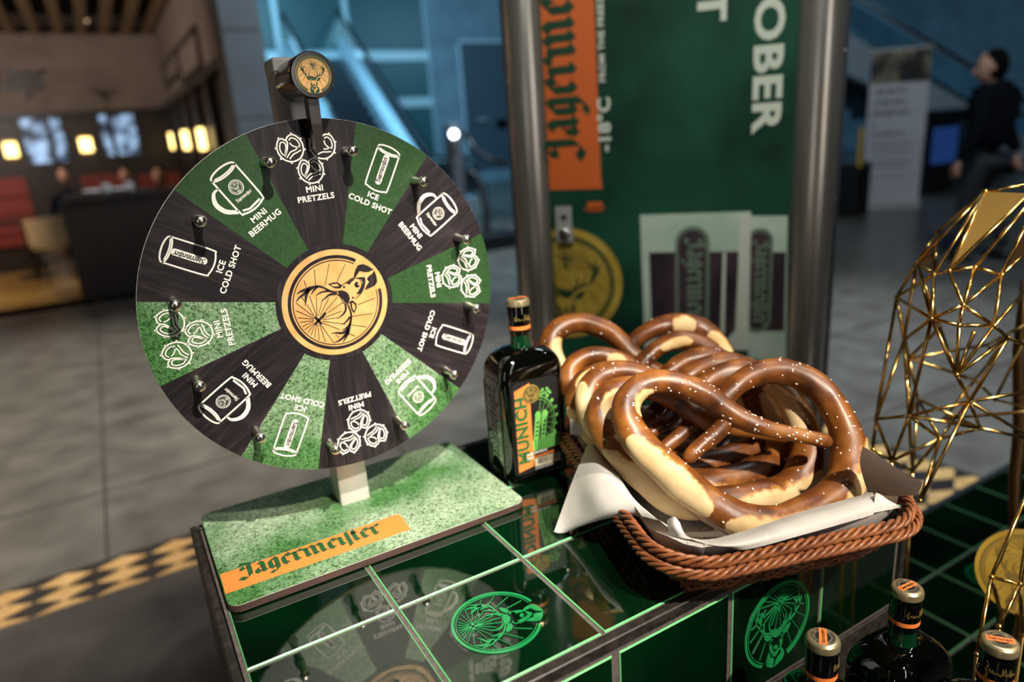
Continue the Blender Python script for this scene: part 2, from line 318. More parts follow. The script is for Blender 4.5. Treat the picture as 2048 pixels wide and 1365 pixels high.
# ------------------------------------------------------------------ flat print: emblem, blackletter, sans lettering, icons
EMB = {'antlerA':[[(0.152,-0.132,0.022),(0.245,-0.068,0.026),(0.35,-0.038,0.022),(0.455,0.011,0.026),(0.519,0.1,0.035),(0.552,0.175,0.048),(0.608,0.269,0.032),(0.631,0.331,0.019),(0.645,0.392,0.006)],[(0.552,0.175,0.042),(0.518,0.268,0.038),(0.463,0.345,0.029),(0.379,0.442,0.006)],[(0.548,0.178,0.042),(0.553,0.324,0.029),(0.565,0.418,0.019),(0.546,0.522,0.006)],[(0.472,0.038,0.022),(0.469,0.144,0.019),(0.447,0.225,0.005)],[(0.26,-0.06,0.022),(0.349,0.06,0.019),(0.376,0.187,0.005)],[(0.127,-0.108,0.026),(0.2,-0.024,0.026),(0.218,0.069,0.019),(0.222,0.178,0.005)]],'antlerB':[[(-0.175,-0.125,0.019),(-0.3,-0.076,0.022),(-0.394,-0.009,0.026),(-0.474,0.096,0.032),(-0.532,0.198,0.045),(-0.588,0.281,0.035),(-0.637,0.453,0.006)],[(-0.532,0.198,0.038),(-0.491,0.335,0.032),(-0.402,0.406,0.019),(-0.345,0.485,0.005)],[(-0.558,0.241,0.035),(-0.568,0.409,0.029),(-0.545,0.501,0.019),(-0.514,0.576,0.005)],[(-0.48,0.101,0.022),(-0.481,0.212,0.019),(-0.443,0.311,0.005)],[(-0.376,0.008,0.026),(-0.393,0.104,0.022),(-0.374,0.222,0.005)],[(-0.136,-0.099,0.022),(-0.223,-0.026,0.026),(-0.246,0.086,0.019),(-0.219,0.206,0.005)]],'lines':[[(0.163,-0.299,0.011),(0.144,-0.414,0.013),(0.127,-0.51,0.016),(0.103,-0.565,0.016)],[(-0.201,-0.296,0.01),(-0.21,-0.413,0.013),(-0.185,-0.528,0.016),(-0.115,-0.641,0.019),(-0.053,-0.705,0.019)],[(0.16,-0.157,0.016),(0.12,-0.119,0.016),(0.02,-0.127,0.013),(-0.078,-0.088,0.013),(-0.148,-0.11,0.016),(-0.171,-0.177,0.013)],[(0.002,-0.616,0.01),(-0.056,-0.606,0.01),(-0.1,-0.569,0.01)],[(-0.216,-0.81,0.01),(-0.252,-0.776,0.01),(-0.257,-0.713,0.006)]],'polys':[[(0.367,-0.132),(0.328,-0.214),(0.264,-0.285),(0.155,-0.302),(0.146,-0.238),(0.229,-0.163)],[(-0.162,-0.186),(-0.183,-0.245),(-0.286,-0.254),(-0.352,-0.197),(-0.391,-0.091),(-0.304,-0.102)],[(0.152,-0.165),(0.091,-0.24),(0.003,-0.278),(-0.06,-0.267),(-0.131,-0.228),(-0.162,-0.164),(-0.13,-0.116),(-0.082,-0.11),(-0.029,-0.13),(0.055,-0.127)],[(0.014,-0.48),(0.025,-0.547),(-0.033,-0.56),(-0.033,-0.515),(-0.08,-0.538),(-0.091,-0.493),(-0.044,-0.458)],[(0.137,-0.381),(0.115,-0.499),(0.083,-0.569),(0.071,-0.524),(0.083,-0.468),(0.066,-0.417)],[(0.089,-0.586),(0.112,-0.563),(0.163,-0.624),(0.198,-0.691),(0.221,-0.78),(0.168,-0.866),(0.071,-0.91),(-0.052,-0.942),(-0.02,-0.846),(0.034,-0.783),(0.12,-0.729),(0.106,-0.659)],[(-0.072,-0.94),(-0.187,-0.895),(-0.278,-0.825),(-0.296,-0.746),(-0.259,-0.642),(-0.215,-0.542),(-0.174,-0.631),(-0.165,-0.713),(-0.086,-0.726),(-0.075,-0.794),(-0.093,-0.869)],[(0.106,-0.557),(-0.031,-0.721),(-0.101,-0.65),(-0.179,-0.545),(-0.202,-0.432),(-0.155,-0.375),(-0.126,-0.493),(-0.086,-0.612),(-0.022,-0.639),(0.034,-0.602)],[(0.141,-0.299),(0.114,-0.329),(0.089,-0.316),(0.101,-0.282)],[(-0.129,-0.282),(-0.16,-0.313),(-0.178,-0.285),(-0.162,-0.259)]],'earwhite':[[(0.328,-0.159),(0.286,-0.218),(0.246,-0.257),(0.192,-0.248),(0.232,-0.209),(0.263,-0.174)],[(-0.212,-0.195),(-0.236,-0.217),(-0.289,-0.212),(-0.328,-0.181),(-0.356,-0.118),(-0.294,-0.138)]],'rays':[(0.01,0.272,0.003,0.571,0.049),(0.11,0.465,-0.085,0.475,0.049),(0.104,0.498,0.436,0.621,0.012),(0.087,0.508,0.323,0.691,0.012),(0.07,0.525,0.233,0.727,0.012),(0.061,0.534,0.144,0.75,0.012),(0.039,0.562,0.068,0.761,0.012),(0.016,0.573,-0.012,0.764,0.012),(0.005,0.563,-0.095,0.759,0.012),(-0.016,0.543,-0.174,0.745,0.012),(-0.035,0.525,-0.27,0.723,0.012),(-0.058,0.504,-0.382,0.666,0.012),(-0.081,0.494,-0.501,0.57,0.012),(-0.081,0.45,-0.412,0.315,0.012),(-0.058,0.427,-0.428,0.161,0.012),(-0.036,0.405,-0.225,0.179,0.012),(-0.016,0.386,-0.182,0.047,0.012),(-0.013,0.25,-0.078,-0.076,0.012),(0.033,0.327,0.066,-0.082,0.012),(0.05,0.387,0.175,0.034,0.012),(0.073,0.408,0.243,0.132,0.012),(0.09,0.424,0.355,0.186,0.012),(0.09,0.435,0.46,0.255,0.012),(0.13,0.462,0.376,0.402,0.012),(0.124,0.478,0.53,0.517,0.012),(0.611,0.185,0.731,0.126,0.012),(0.515,0.043,0.736,-0.142,0.012),(0.389,-0.077,0.624,-0.411,0.012),(0.286,-0.289,0.409,-0.63,0.012),(-0.323,-0.26,-0.471,-0.584,0.012),(-0.402,-0.028,-0.662,-0.347,0.012),(-0.519,0.094,-0.75,-0.07,0.012),(-0.6,0.247,-0.73,0.2,0.012),(0.446,0.393,0.539,0.376,0.012),(-0.423,0.438,-0.518,0.429,0.012)],'ringends':[(0.318,-0.806),(-0.407,-0.78),(0.301,-0.756),(-0.38,-0.719)]}
def stroke(pts, closed=False):
    """variable-width ribbon as quads; pts = (x, y, width)"""
    out = []; n = len(pts); L = []
    for i in range(n):
        a = pts[i - 1] if (i > 0 or closed) else pts[i]; c = pts[(i + 1) % n] if (i < n - 1 or closed) else pts[i]
        dx, dy = c[0] - a[0], c[1] - a[1]; l = math.hypot(dx, dy) or 1
        L.append((-dy / l, dx / l))
    for i in range(n if closed else n - 1):
        j = (i + 1) % n
        (x0, y0, w0), (x1, y1, w1) = pts[i], pts[j]; (a, b), (c, d) = L[i], L[j]
        out.append([(x0 - a * w0 / 2, y0 - b * w0 / 2), (x1 - c * w1 / 2, y1 - d * w1 / 2), (x1 + c * w1 / 2, y1 + d * w1 / 2), (x0 + a * w0 / 2, y0 + b * w0 / 2)])
    return out
def smooth2(pts, k=3):
    out = []; n = len(pts)
    for i in range(n - 1):
        p0, p1, p2, p3 = pts[max(i - 1, 0)], pts[i], pts[i + 1], pts[min(i + 2, n - 1)]
        for s in range(k):
            t = s / k
            out.append(tuple(.5 * (2 * b + (c - a) * t + (2 * a - 5 * b + 4 * c - d) * t * t + (3 * b - a - 3 * c + d) * t ** 3) for a, b, c, d in zip(p0, p1, p2, p3)))
    out.append(tuple(pts[-1])); return out
def arc(cx, cy, r, a0, a1, w, n=40, ry=None):
    ry = ry or r
    return stroke([(cx + r * math.cos(math.radians(a0 + (a1 - a0) * i / n)), cy + ry * math.sin(math.radians(a0 + (a1 - a0) * i / n)), w) for i in range(n + 1)])
def emblem(fine=True, rings=True):
    """stag's head emblem in a unit circle, list of polygons in the ink colour"""
    P = []
    if rings:
        a0 = math.degrees(math.atan2(-.806, .318)); a1 = 360 + math.degrees(math.atan2(-.78, -.407))
        P += arc(0, 0, .865, a0, a1, .06, 64); P += arc(0, 0, .80, a0, a1, .017, 64)
    for k in ('antlerA', 'antlerB', 'lines'):
        for s in EMB[k]:
            s = [(a, b, c * (1.55 if k != 'lines' else 1.3)) for a, b, c in s]; P += stroke(smooth2(s, 3) if fine else s)
    P += EMB['polys']
    for x0, y0, x1, y1, wd in EMB['rays']: P += stroke([(x0, y0, wd), (x1, y1, wd)])
    return P
PEN = math.radians(38)
BL = {
 'J': (.74, [[(.02, 1.06), (.16, 1.26), (.50, 1.20)], [(.54, 1.22), (.54, .08), (.30, -.18), (.02, .02)], [(.20, .98), (.20, .74)], [(.20, .74), (.42, .78)]]),
 'a': (.66, [[(.08, .78), (.28, .94), (.44, .78), (.44, .12), (.56, .02)], [(.42, .54), (.14, .40), (.12, .14), (.26, .02), (.44, .20)]]),
 'g': (.66, [[(.14, .76), (.14, .20), (.28, .04), (.46, .20)], [(.14, .76), (.32, .94), (.46, .80), (.46, -.14), (.26, -.36), (.06, -.26)]]),
 'e': (.60, [[(.14, .76), (.14, .20), (.30, .02), (.50, .20)], [(.14, .76), (.34, .96), (.48, .70), (.18, .42)]]),
 'r': (.58, [[(.0, .84), (.14, .74), (.14, .14), (.27, .02)], [(.15, .70), (.36, .95), (.52, .80)]]),
 'm': (1.20, [[(.0, .84), (.13, .74), (.13, .14), (.25, .02)], [(.14, .70), (.36, .94), (.52, .76), (.52, .14), (.64, .02)], [(.54, .70), (.76, .94), (.92, .76), (.92, .14), (1.04, .02)]]),
 'i': (.38, [[(.0, .84), (.13, .74), (.13, .14), (.25, .02)], [(.10, 1.10), (.15, 1.16)]]),
 'f': (.36, [[(.34, 1.30), (.15, 1.16), (.15, -.26)]]),
 't': (.44, [[(.15, 1.16), (.15, .16), (.30, .03)], [(.0, .84), (.36, .86)]]),
 'y': (.66, [[(.0, .84), (.13, .74), (.13, .16), (.28, .04), (.46, .18)], [(.34, .90), (.47, .78), (.47, -.10), (.28, -.36), (.10, -.24)]]),
}
def blackletter(word, h, uml=()):
    """pen-drawn broken script; h = x-height. returns polygons and total width"""
    P = []; x = 0; n = (math.cos(PEN) * .155, math.sin(PEN) * .155)
    for k, ch in enumerate(word):
        adv, ss = BL[ch]; ss = list(ss)
        if k in uml: ss += [[(.12, 1.16), (.22, 1.34)], [(.38, 1.16), (.48, 1.34)]]
        for s in ss:
            for (ax, ay), (bx, by) in zip(s[:-1], s[1:]):
                q = [(ax - n[0], ay - n[1]), (ax + n[0], ay + n[1]), (bx + n[0], by + n[1]), (bx - n[0], by - n[1])]
                P.append([((x + u) * h, v * h) for u, v in q])
        x += adv * 1.0
    return P, x * h
JW, JWW = blackletter('Jagermeifter', 1.0, uml=(1,))
_tc = {}
def sans(txt, bold=.03, spacing=1.07):
    k = (txt, bold, spacing)
    if k in _tc: return _tc[k]
    c = bpy.data.curves.new('lettering', 'FONT'); c.body = txt; c.offset = bold; c.space_character = spacing; c.resolution_u = 3
    o = bpy.data.objects.new('lettering', c); COL.objects.link(o)
    dg = bpy.context.evaluated_depsgraph_get(); me = bpy.data.meshes.new_from_object(o.evaluated_get(dg))
    vs = [(q.co.x, q.co.y) for q in me.vertices]; fs = [tuple(p.vertices) for p in me.polygons]
    bpy.data.objects.remove(o); bpy.data.curves.remove(c); bpy.data.meshes.remove(me)
    xs = [q[0] for q in vs]; ys = [q[1] for q in vs]
    r = (vs, fs, min(xs), max(xs), min(ys), max(ys)); _tc[k] = r; return r
def put_text(mb, txt, frame, cx, cy, h, ang=0, d=0, mi=0, bold=.03, align='c', wscale=1.15, spacing=1.07, ref='H'):
    vs, fs, x0, x1, y0, y1 = sans(txt, bold, spacing)
    hh = sans(ref, bold)[5]; s = h / hh; ca, sa = math.cos(ang), math.sin(ang)
    ox = {'c': (x0 + x1) / 2, 'l': x0, 'r': x1}[align]
    P = []
    for u, v in vs:
        a, b2 = (u - ox) * s * wscale, v * s - h / 2
        P.append(frame(cx + a * ca - b2 * sa, cy + a * sa + b2 * ca, d))
    mb.add(P, fs, mi)
def put_polys(mb, polys, frame, cx, cy, s, ang=0, d=0, mi=0, sx=1.0):
    ca, sa = math.cos(ang), math.sin(ang)
    for p in polys:
        mb.add([frame(cx + s * (u * sx * ca - v * sa), cy + s * (u * sx * sa + v * ca), d) for u, v in p], [tuple(range(len(p)))], mi)
def clip_left(polys, cx, s, lim):
    out = []
    for p in polys:
        ps = p; o = []
        for i in range(len(ps)):
            a, b = ps[i], ps[(i + 1) % len(ps)]; ia, ib = cx + s * a[0] >= lim, cx + s * b[0] >= lim
            if ia: o.append(a)
            if ia != ib: t = ((lim - cx) / s - a[0]) / (b[0] - a[0]); o.append((a[0] + t * (b[0] - a[0]), a[1] + t * (b[1] - a[1])))
        if len(o) > 2: out.append(o)
    return out
EMBLEM = emblem()
EMBLEM_S = emblem(False)
def disc2(cx, cy, r, n=48, ry=None): return [(cx + r * math.cos(2 * PI * i / n), cy + (ry or r) * math.sin(2 * PI * i / n)) for i in range(n)]
# icons, unit = fraction of the wheel radius, up = outwards
def icon_pretzel(cx, cy, r, rot=0):
    P = []; w = .15
    def tr(ps): 
        c, s = math.cos(rot), math.sin(rot)
        return [[(cx + r * (u * c - v * s), cy + r * (u * s + v * c)) for u, v in p] for p in ps]
    def loop(pts): return stroke(smooth2([(a, b, w) for a, b in pts], 5))
    w = .12
    P += loop([(-.10, .62), (-.30, .86), (-.62, .84), (-.93, .42), (-1.0, -.1), (-.78, -.62), (-.4, -.92), (0, -1), (.42, -.92), (.80, -.60), (1.0, -.08), (.93, .42), (.62, .84), (.25, .88), (-.02, .70), (-.06, .40), (-.28, .0), (-.66, -.42)])
    w = .10
    P += loop([(-.24, .52), (-.50, .64), (-.74, .30), (-.78, -.08), (-.62, -.30), (-.42, -.04), (-.24, .28), (-.24, .52)])
    P += loop([(.14, .56), (.38, .68), (.68, .44), (.78, .05), (.70, -.14), (.44, -.06), (.20, .16), (.12, .40)])
    P += loop([(-.56, -.56), (-.1, -.26), (.3, -.24), (.78, -.02)])
    P += loop([(-.40, -.72), (.0, -.50), (.35, -.46), (.70, -.40)])
    for a in (20, 62, 118, 160, 205, 250, 290, 335):
        u, v = 1.1 * math.cos(math.radians(a)), 1.1 * math.sin(math.radians(a)); P.append([(u + .09 * math.cos(k * PI / 3), v + .09 * math.sin(k * PI / 3)) for k in range(6)])
    return tr(P)
def icon_glass(cx, cy, h, wd, w):
    """tumbler with elliptical rim on top"""
    P = []; x = wd / 2; y = h / 2; e = wd * .16
    P += arc(cx, cy + y - e, x, 0, 360, w, 36, e)
    P += arc(cx, cy + y - e, x * .82, 200, 350, w * .8, 24, e * .55)
    P += stroke(smooth2([(cx - x, cy + y - e, w), (cx - x, cy - y + e * 1.6, w), (cx - x * .8, cy - y + e * .5, w), (cx, cy - y, w), (cx + x * .8, cy - y + e * .5, w), (cx + x, cy - y + e * 1.6, w), (cx + x, cy + y - e, w)], 6))
    return P
def pill(cx, cy, l, wd, n=10):
    r = wd / 2; y = l / 2 - r
    return [(cx + r * math.cos(PI * i / n), cy + y + r * math.sin(PI * i / n)) for i in range(n + 1)] + [(cx + r * math.cos(PI + PI * i / n), cy - y + r * math.sin(PI + PI * i / n)) for i in range(n + 1)]

# ------------------------------------------------------------------ setting: floor
FR = 0.0
def floor_rect(mb, x0, x1, y0, y1, z0, z1, mi=0): mb.box(((x0 + x1) / 2, (y0 + y1) / 2, (z0 + z1) / 2), (x1 - x0, y1 - y0, z1 - z0), mi=mi)
N1 = onh(189.7, 1198.4, 0); N2 = onh(305.6, 1156.4, 0); NU = onh(298.4, 1132.8, 0); NT = onh(291.2, 1110.2, 0)
DX = (N2 - N1).x; DY = ((NT - N2).y) / 2      # diagonal of a diamond tile along and across the strip
YS0 = N2.y; YS1 = YS0 + DY * 2 + DY * .5; YS0b = YS0 - DY * .02
floor = tag(bpy.data.objects.new('floor', None), None, None, kind='structure'); COL.objects.link(floor)
bed = MB(); floor_rect(bed, -14, 26, -4, 34, -.10, -.008); bed.build('floor_bed', M['floor_joint'], floor)
sl = MB(); floor_rect(sl, -14, onh(1893, 956, 0).x - DX * 2.0 - .004, -4, YS0b - .004, -.05, 0); sl.build('dark_slab', M['slab'], floor)
YT = YS1 + .004
jx = onh(215, 1105, 0).x; GX = 1.2; GY = .9
jy0 = onh(210, 983, 0).y
ys = [YT]; y = jy0
while y < 24: ys.append(y); y += GY
ntile = 0; rest = MB()
WF = (-9.5, onx(434, 300, -1.6).y)   # placeholder, wooden floor handled below
RX1 = onh(330, 592, 0).x + .35; RY0 = onh(100, 622, 0).y   # restaurant floor begins here
for a, b2 in zip(ys[:-1], ys[1:]):
    for k in range(-9, 20):
        x0 = jx + k * GX; x1 = x0 + GX
        if a > RY0 and x1 < RX1 + .01: continue
        near = b2 < 11 and -5 < x0 < 12
        if near and ntile < 240:
            t = MB(); t.box(((x0 + x1) / 2, (a + b2) / 2, -.025), (GX - .012, b2 - a - .012, .05)); t.build('stone_tile', M['floor'], floor); ntile += 1
        else: rest.box(((x0 + x1) / 2, (a + b2) / 2, -.025), (GX - .012, b2 - a - .012, .05))
rest.build('distant_stone_tiles', M['floor'], floor, kind='stuff')
# checkered border of diamond tiles: along the far side, then turning towards the viewer on the right
XI = onh(1893, 956, 0).x - DX * 2.0; 
def clip_rect(ps, x0, x1, y0, y1):
    for ax, lim, sg in ((0, x0, 1), (0, x1, -1), (1, y0, 1), (1, y1, -1)):
        out = []
        for i in range(len(ps)):
            p, q = ps[i], ps[(i + 1) % len(ps)]; ip = sg * (p[ax] - lim) >= 0; iq = sg * (q[ax] - lim) >= 0
            if ip: out.append(p)
            if ip != iq: t = (lim - p[ax]) / (q[ax] - p[ax]); out.append((p[0] + t * (q[0] - p[0]), p[1] + t * (q[1] - p[1])))
        ps = out
        if len(ps) < 3: return []
    return ps
XO = XI + DX * 2.5
for (x0, x1, y0, y1) in ((N2.x - 9.5 * DX, XO, YS0b, YS1), (XI, XO, -1.2, YS0b)):
    i0, i1 = int((x0 - N2.x) / DX) - 2, int((x1 - N2.x) / DX) + 2; j0, j1 = int((y0 - YS0) / DY) - 2, int((y1 - YS0) / DY) + 2
    for i in range(i0, i1 + 1):
        for j in range(j0, j1 + 1):
            for kind in (0, 1):
                cx = N2.x + i * DX + (0 if kind == 0 else DX / 2); cy = YS0 + j * DY + (DY / 2 if kind == 0 else 0)
                for off in ((0, 0), (DX / 2, -DY / 2)) if False else ((0, 0),):
                    ps = clip_rect([(cx - DX / 2, cy), (cx, cy - DY / 2), (cx + DX / 2, cy), (cx, cy + DY / 2)], x0, x1, y0, y1)
                    if len(ps) < 3: continue
                    gx = sum(p[0] for p in ps) / len(ps); gy = sum(p[1] for p in ps) / len(ps)
                    ps = [(gx + (p[0] - gx) * .975, gy + (p[1] - gy) * .975) for p in ps]
                    t = MB(); t.prism(ps, lambda u, v, d: Vector((u, v, d)), -.03, 0.0)
                    t.build('black_diamond_tile' if kind == 0 else 'ochre_diamond_tile', M['ftile_k'] if kind == 0 else M['ftile_y'], floor)
for i in range(8):
    for j in range(5):
        x0 = XO + .006 + i * GX; y1 = YS1 - j * GY
        t = MB(); t.box((x0 + GX / 2, y1 - GY / 2, -.025), (GX - .012, GY - .012, .05)); t.build('stone_tile', M['floor'], floor)
# restaurant wood floor planks
k = 0
for i in range(60):
    x1 = RX1 - i * .16
    if x1 < -9.3: break
    t = MB(); t.box((x1 - .08, (RY0 + 14.2) / 2, -.02), (.157, 14.2 - RY0, .04)); t.build('wood_plank', M['woodfloor'], floor)
# ------------------------------------------------------------------ promotion counter
CT = H0
counter = thing('promotion_counter', 'tall black counter with green glass tiles on top and front, carrying wheel, bottle and basket', 'counter', (0, 0, 0))
X0, X1, Y0c, Y1c = -.085, 5.10, -1.075, 2.085
m = MB(); bx0, bx1 = X0 * T, X1 * T
def tb(mb, x0, x1, y0, y1, z0, z1, bev=0): mb.box(((x0 + x1) * T / 2, (y0 + y1) * T / 2, H0 + (z0 + z1) * T / 2), ((x1 - x0) * T, (y1 - y0) * T, (z1 - z0) * T), bev=bev)
m = MB(); tb(m, X0 + .07, X1, Y0c + .03, Y1c - .03, -6, -.075); m.build('carcass', M['blackwood'], counter)
m = MB(); tb(m, X0, X0 + .062, Y0c, Y1c, -6, .012, .002); m.build('side_board', M['blackwood'], counter)
m = MB(); tb(m, X0 + .064, -.012, Y0c + .03, Y1c - .03, -.07, -.004); m.build('edge_trim', M['blackplastic'], counter)
m = MB(); tb(m, -.015, X1, 2.012, Y1c, -.07, .004, .0006); m.build('edge_trim', M['blackwood'], counter)
m = MB(); tb(m, -.015, X1, Y0c, -1.0, -.085, .002, .0012); m.build('front_corner_trim', M['blackwood'], counter)
m = MB(); tb(m, -.015, X1 - .02, -.999, 2.01, -.07, -.016); m.build('grout_bed', M['grout'], counter)
def glass_tile(c, ax, name='glass_tile', size=T, parent=counter, emb=False, ang=0, rad=.40):
    g = .030 * size / T * T; h = size / 2 - g / 2; bw = .0012; th = .0075
    t = MB(); c = Vector(c)
    R = [[c + ax[0] * (sx * (h - k)) + ax[1] * (sy * (h - k)) + ax[2] * z for sx, sy in ((-1, -1), (1, -1), (1, 1), (-1, 1))] for k, z in ((0, -th), (0, -.0012), (bw, 0))]
    t.loft(R[:2], True, False, 1); t.loft(R[1:], False, False, 1)
    t.add(R[2], [(0, 1, 2, 3)], 0)
    o = t.build(name, [M['tile'], M['tile_edge']], parent)
    if emb:
        t = MB(); fr = lambda u, v, d: c + ax[0] * u + ax[1] * v + ax[2] * d
        r = size * rad
        for i, p in enumerate(EMBLEM):
            q = [(r * (u * math.cos(ang) - v * math.sin(ang)), r * (u * math.sin(ang) + v * math.cos(ang))) for u, v in p]
            t.add([fr(u, v, .0001) for u, v in q] + [fr(u, v, .0009) for u, v in q], [tuple(range(len(q), 2 * len(q)))] + [(k, (k + 1) % len(q), len(q) + (k + 1) % len(q), len(q) + k) for k in range(len(q))])
        t.build('stag_relief', M['tile_relief'], o)
    return o
AX = (Vector((1, 0, 0)), Vector((0, 1, 0)), Vector((0, 0, 1)))
AF = (Vector((1, 0, 0)), Vector((0, 0, 1)), Vector((0, -1, 0)))
for i in range(5):
    for j in range(3):
        glass_tile(wp(i + .5, -.5 + j, 0), AX, emb=(i == 1 and j == 0), ang=math.radians(76), rad=.335)
XF = [-.03, 1.0, 2.03, 3.055, 4.05, 5.05]
m = MB(); m.box(((X0 + X1) * T / 2, -1.048 * T, H0 - .6 * T), ((X1 - X0) * T, .03 * T, 1.03 * T)); m.build('grout_bed', M['grout'], counter)
for i in range(5):
    for r_ in range(1):
        glass_tile(wp((XF[i] + XF[i + 1]) / 2, -1.075, -.605 - r_), AF, emb=(i == 3), ang=0)
m = MB(); tb(m, X0, X1, -1.09, -1.03, -1.19, -1.115, .001); m.build('lower_trim', M['blackwood'], counter)
m = MB(); tb(m, X1 - .02, X1 + .045, -1.10, Y1c, -6, .004, .001); m.build('side_board', M['blackwood'], counter)

# ------------------------------------------------------------------ prize wheel
WC = wp(1.218, 1.22, 1.911); WR = 1.349 * T
wheel = thing('prize_wheel', 'round green and black prize wheel on a silver post above a grass-printed base board', 'prize wheel', wp(1.22, 1.3, 0))
BT = .070 * T   # top of base board above tiles
def rrect(x0, x1, y0, y1, r, n=6):
    P = []
    for cx, cy, a in ((x1 - r, y1 - r, 0), (x0 + r, y1 - r, 90), (x0 + r, y0 + r, 180), (x1 - r, y0 + r, 270)):
        for i in range(n + 1):
            t = math.radians(a + 90 * i / n); P.append((cx + r * math.cos(t), cy + r * math.sin(t)))
    return P
BX0, BX1, BY0, BY1 = .018, 2.415, .605, 2.13
hfr = lambda u, v, d: Vector((u * T, v * T, H0 + d))
m = MB(); rr = rrect(BX0, BX1, BY0, BY1, .09)
m.loft([[hfr(u, v, d) for u, v in rr] for d in (.0018, BT - .0006)], True, True); base = m.build('base_board', M['board_edge'], wheel)
m = MB(); m.loft([[hfr(u, v, d) for u, v in rr] for d in (BT - .0006, BT - .0001)], False, False); m.build('white_edge_line', M['acryl'], base)
m = MB(); m.flat(rr, hfr, BT); m.build('grass_sheet', M['grass'], base)
for fx, fy in ((.2, .8), (2.2, .8), (.2, 1.95), (2.2, 1.95)):
    m = MB(); m.lathe(wp(fx, fy, 0), [(.008, 0), (.008, .0018)], 12); m.build('rubber_foot', M['rubber'], base)
def bo(px, py): q = onz(px, py, .070); return (q.x / T, q.y / T)
# orange brand bar traced on the board
oc = [bo(440, 1150), bo(797, 1028.5), bo(802, 1033), bo(821, 1059.5), bo(478, 1180), bo(451, 1189)]
m = MB(); m.flat([oc[0], oc[5], oc[4], oc[3], oc[2], oc[1]][::-1][::-1], hfr, BT + .00015)
m.build('orange_brand_bar', M['orange'], base)
a0 = bo(480, 1159); a1 = bo(768, 1064)
dv = Vector((a1[0] - a0[0], a1[1] - a0[1])); ang = math.atan2(dv.y, dv.x); sc = dv.length / JWW
m = MB(); put_polys(m, JW, hfr, a0[0], a0[1], sc, ang, BT + .0003); m.build('brand_lettering', M['letter_green'], base)
# post
m = MB(); PX0, PX1, PY0, PY1 = 1.088, 1.345, 1.50, 1.78
m.loft([[hfr(u, v, d) for u, v in rrect(PX0, PX1, PY0, PY1, .012, 2)] for d in (BT, 3.61 * T)], True, True); m.build('post', M['alu'], wheel, auto=30)
m = MB(); m.loft([[hfr(u, v, d) for u, v in rrect(PX0 - .006 + k, PX1 + .006 - k, PY0 - .006 + k, PY1 + .006 - k, .015, 2)] for d, k in ((3.61 * T, 0), (3.68 * T, 0), (3.70 * T, .012))], True, True); m.build('post_cap', M['acryl'], wheel, auto=30)
m = MB(); m.lathe(wp(1.218, 1.5, 1.911), [(.012, 0), (.012, .28 * T - .006)], 20, (Vector((1, 0, 0)), Vector((0, 0, 1)), Vector((0, -1, 0)))); m.build('axle', M['chrome'], wheel, smooth=True, auto=30)
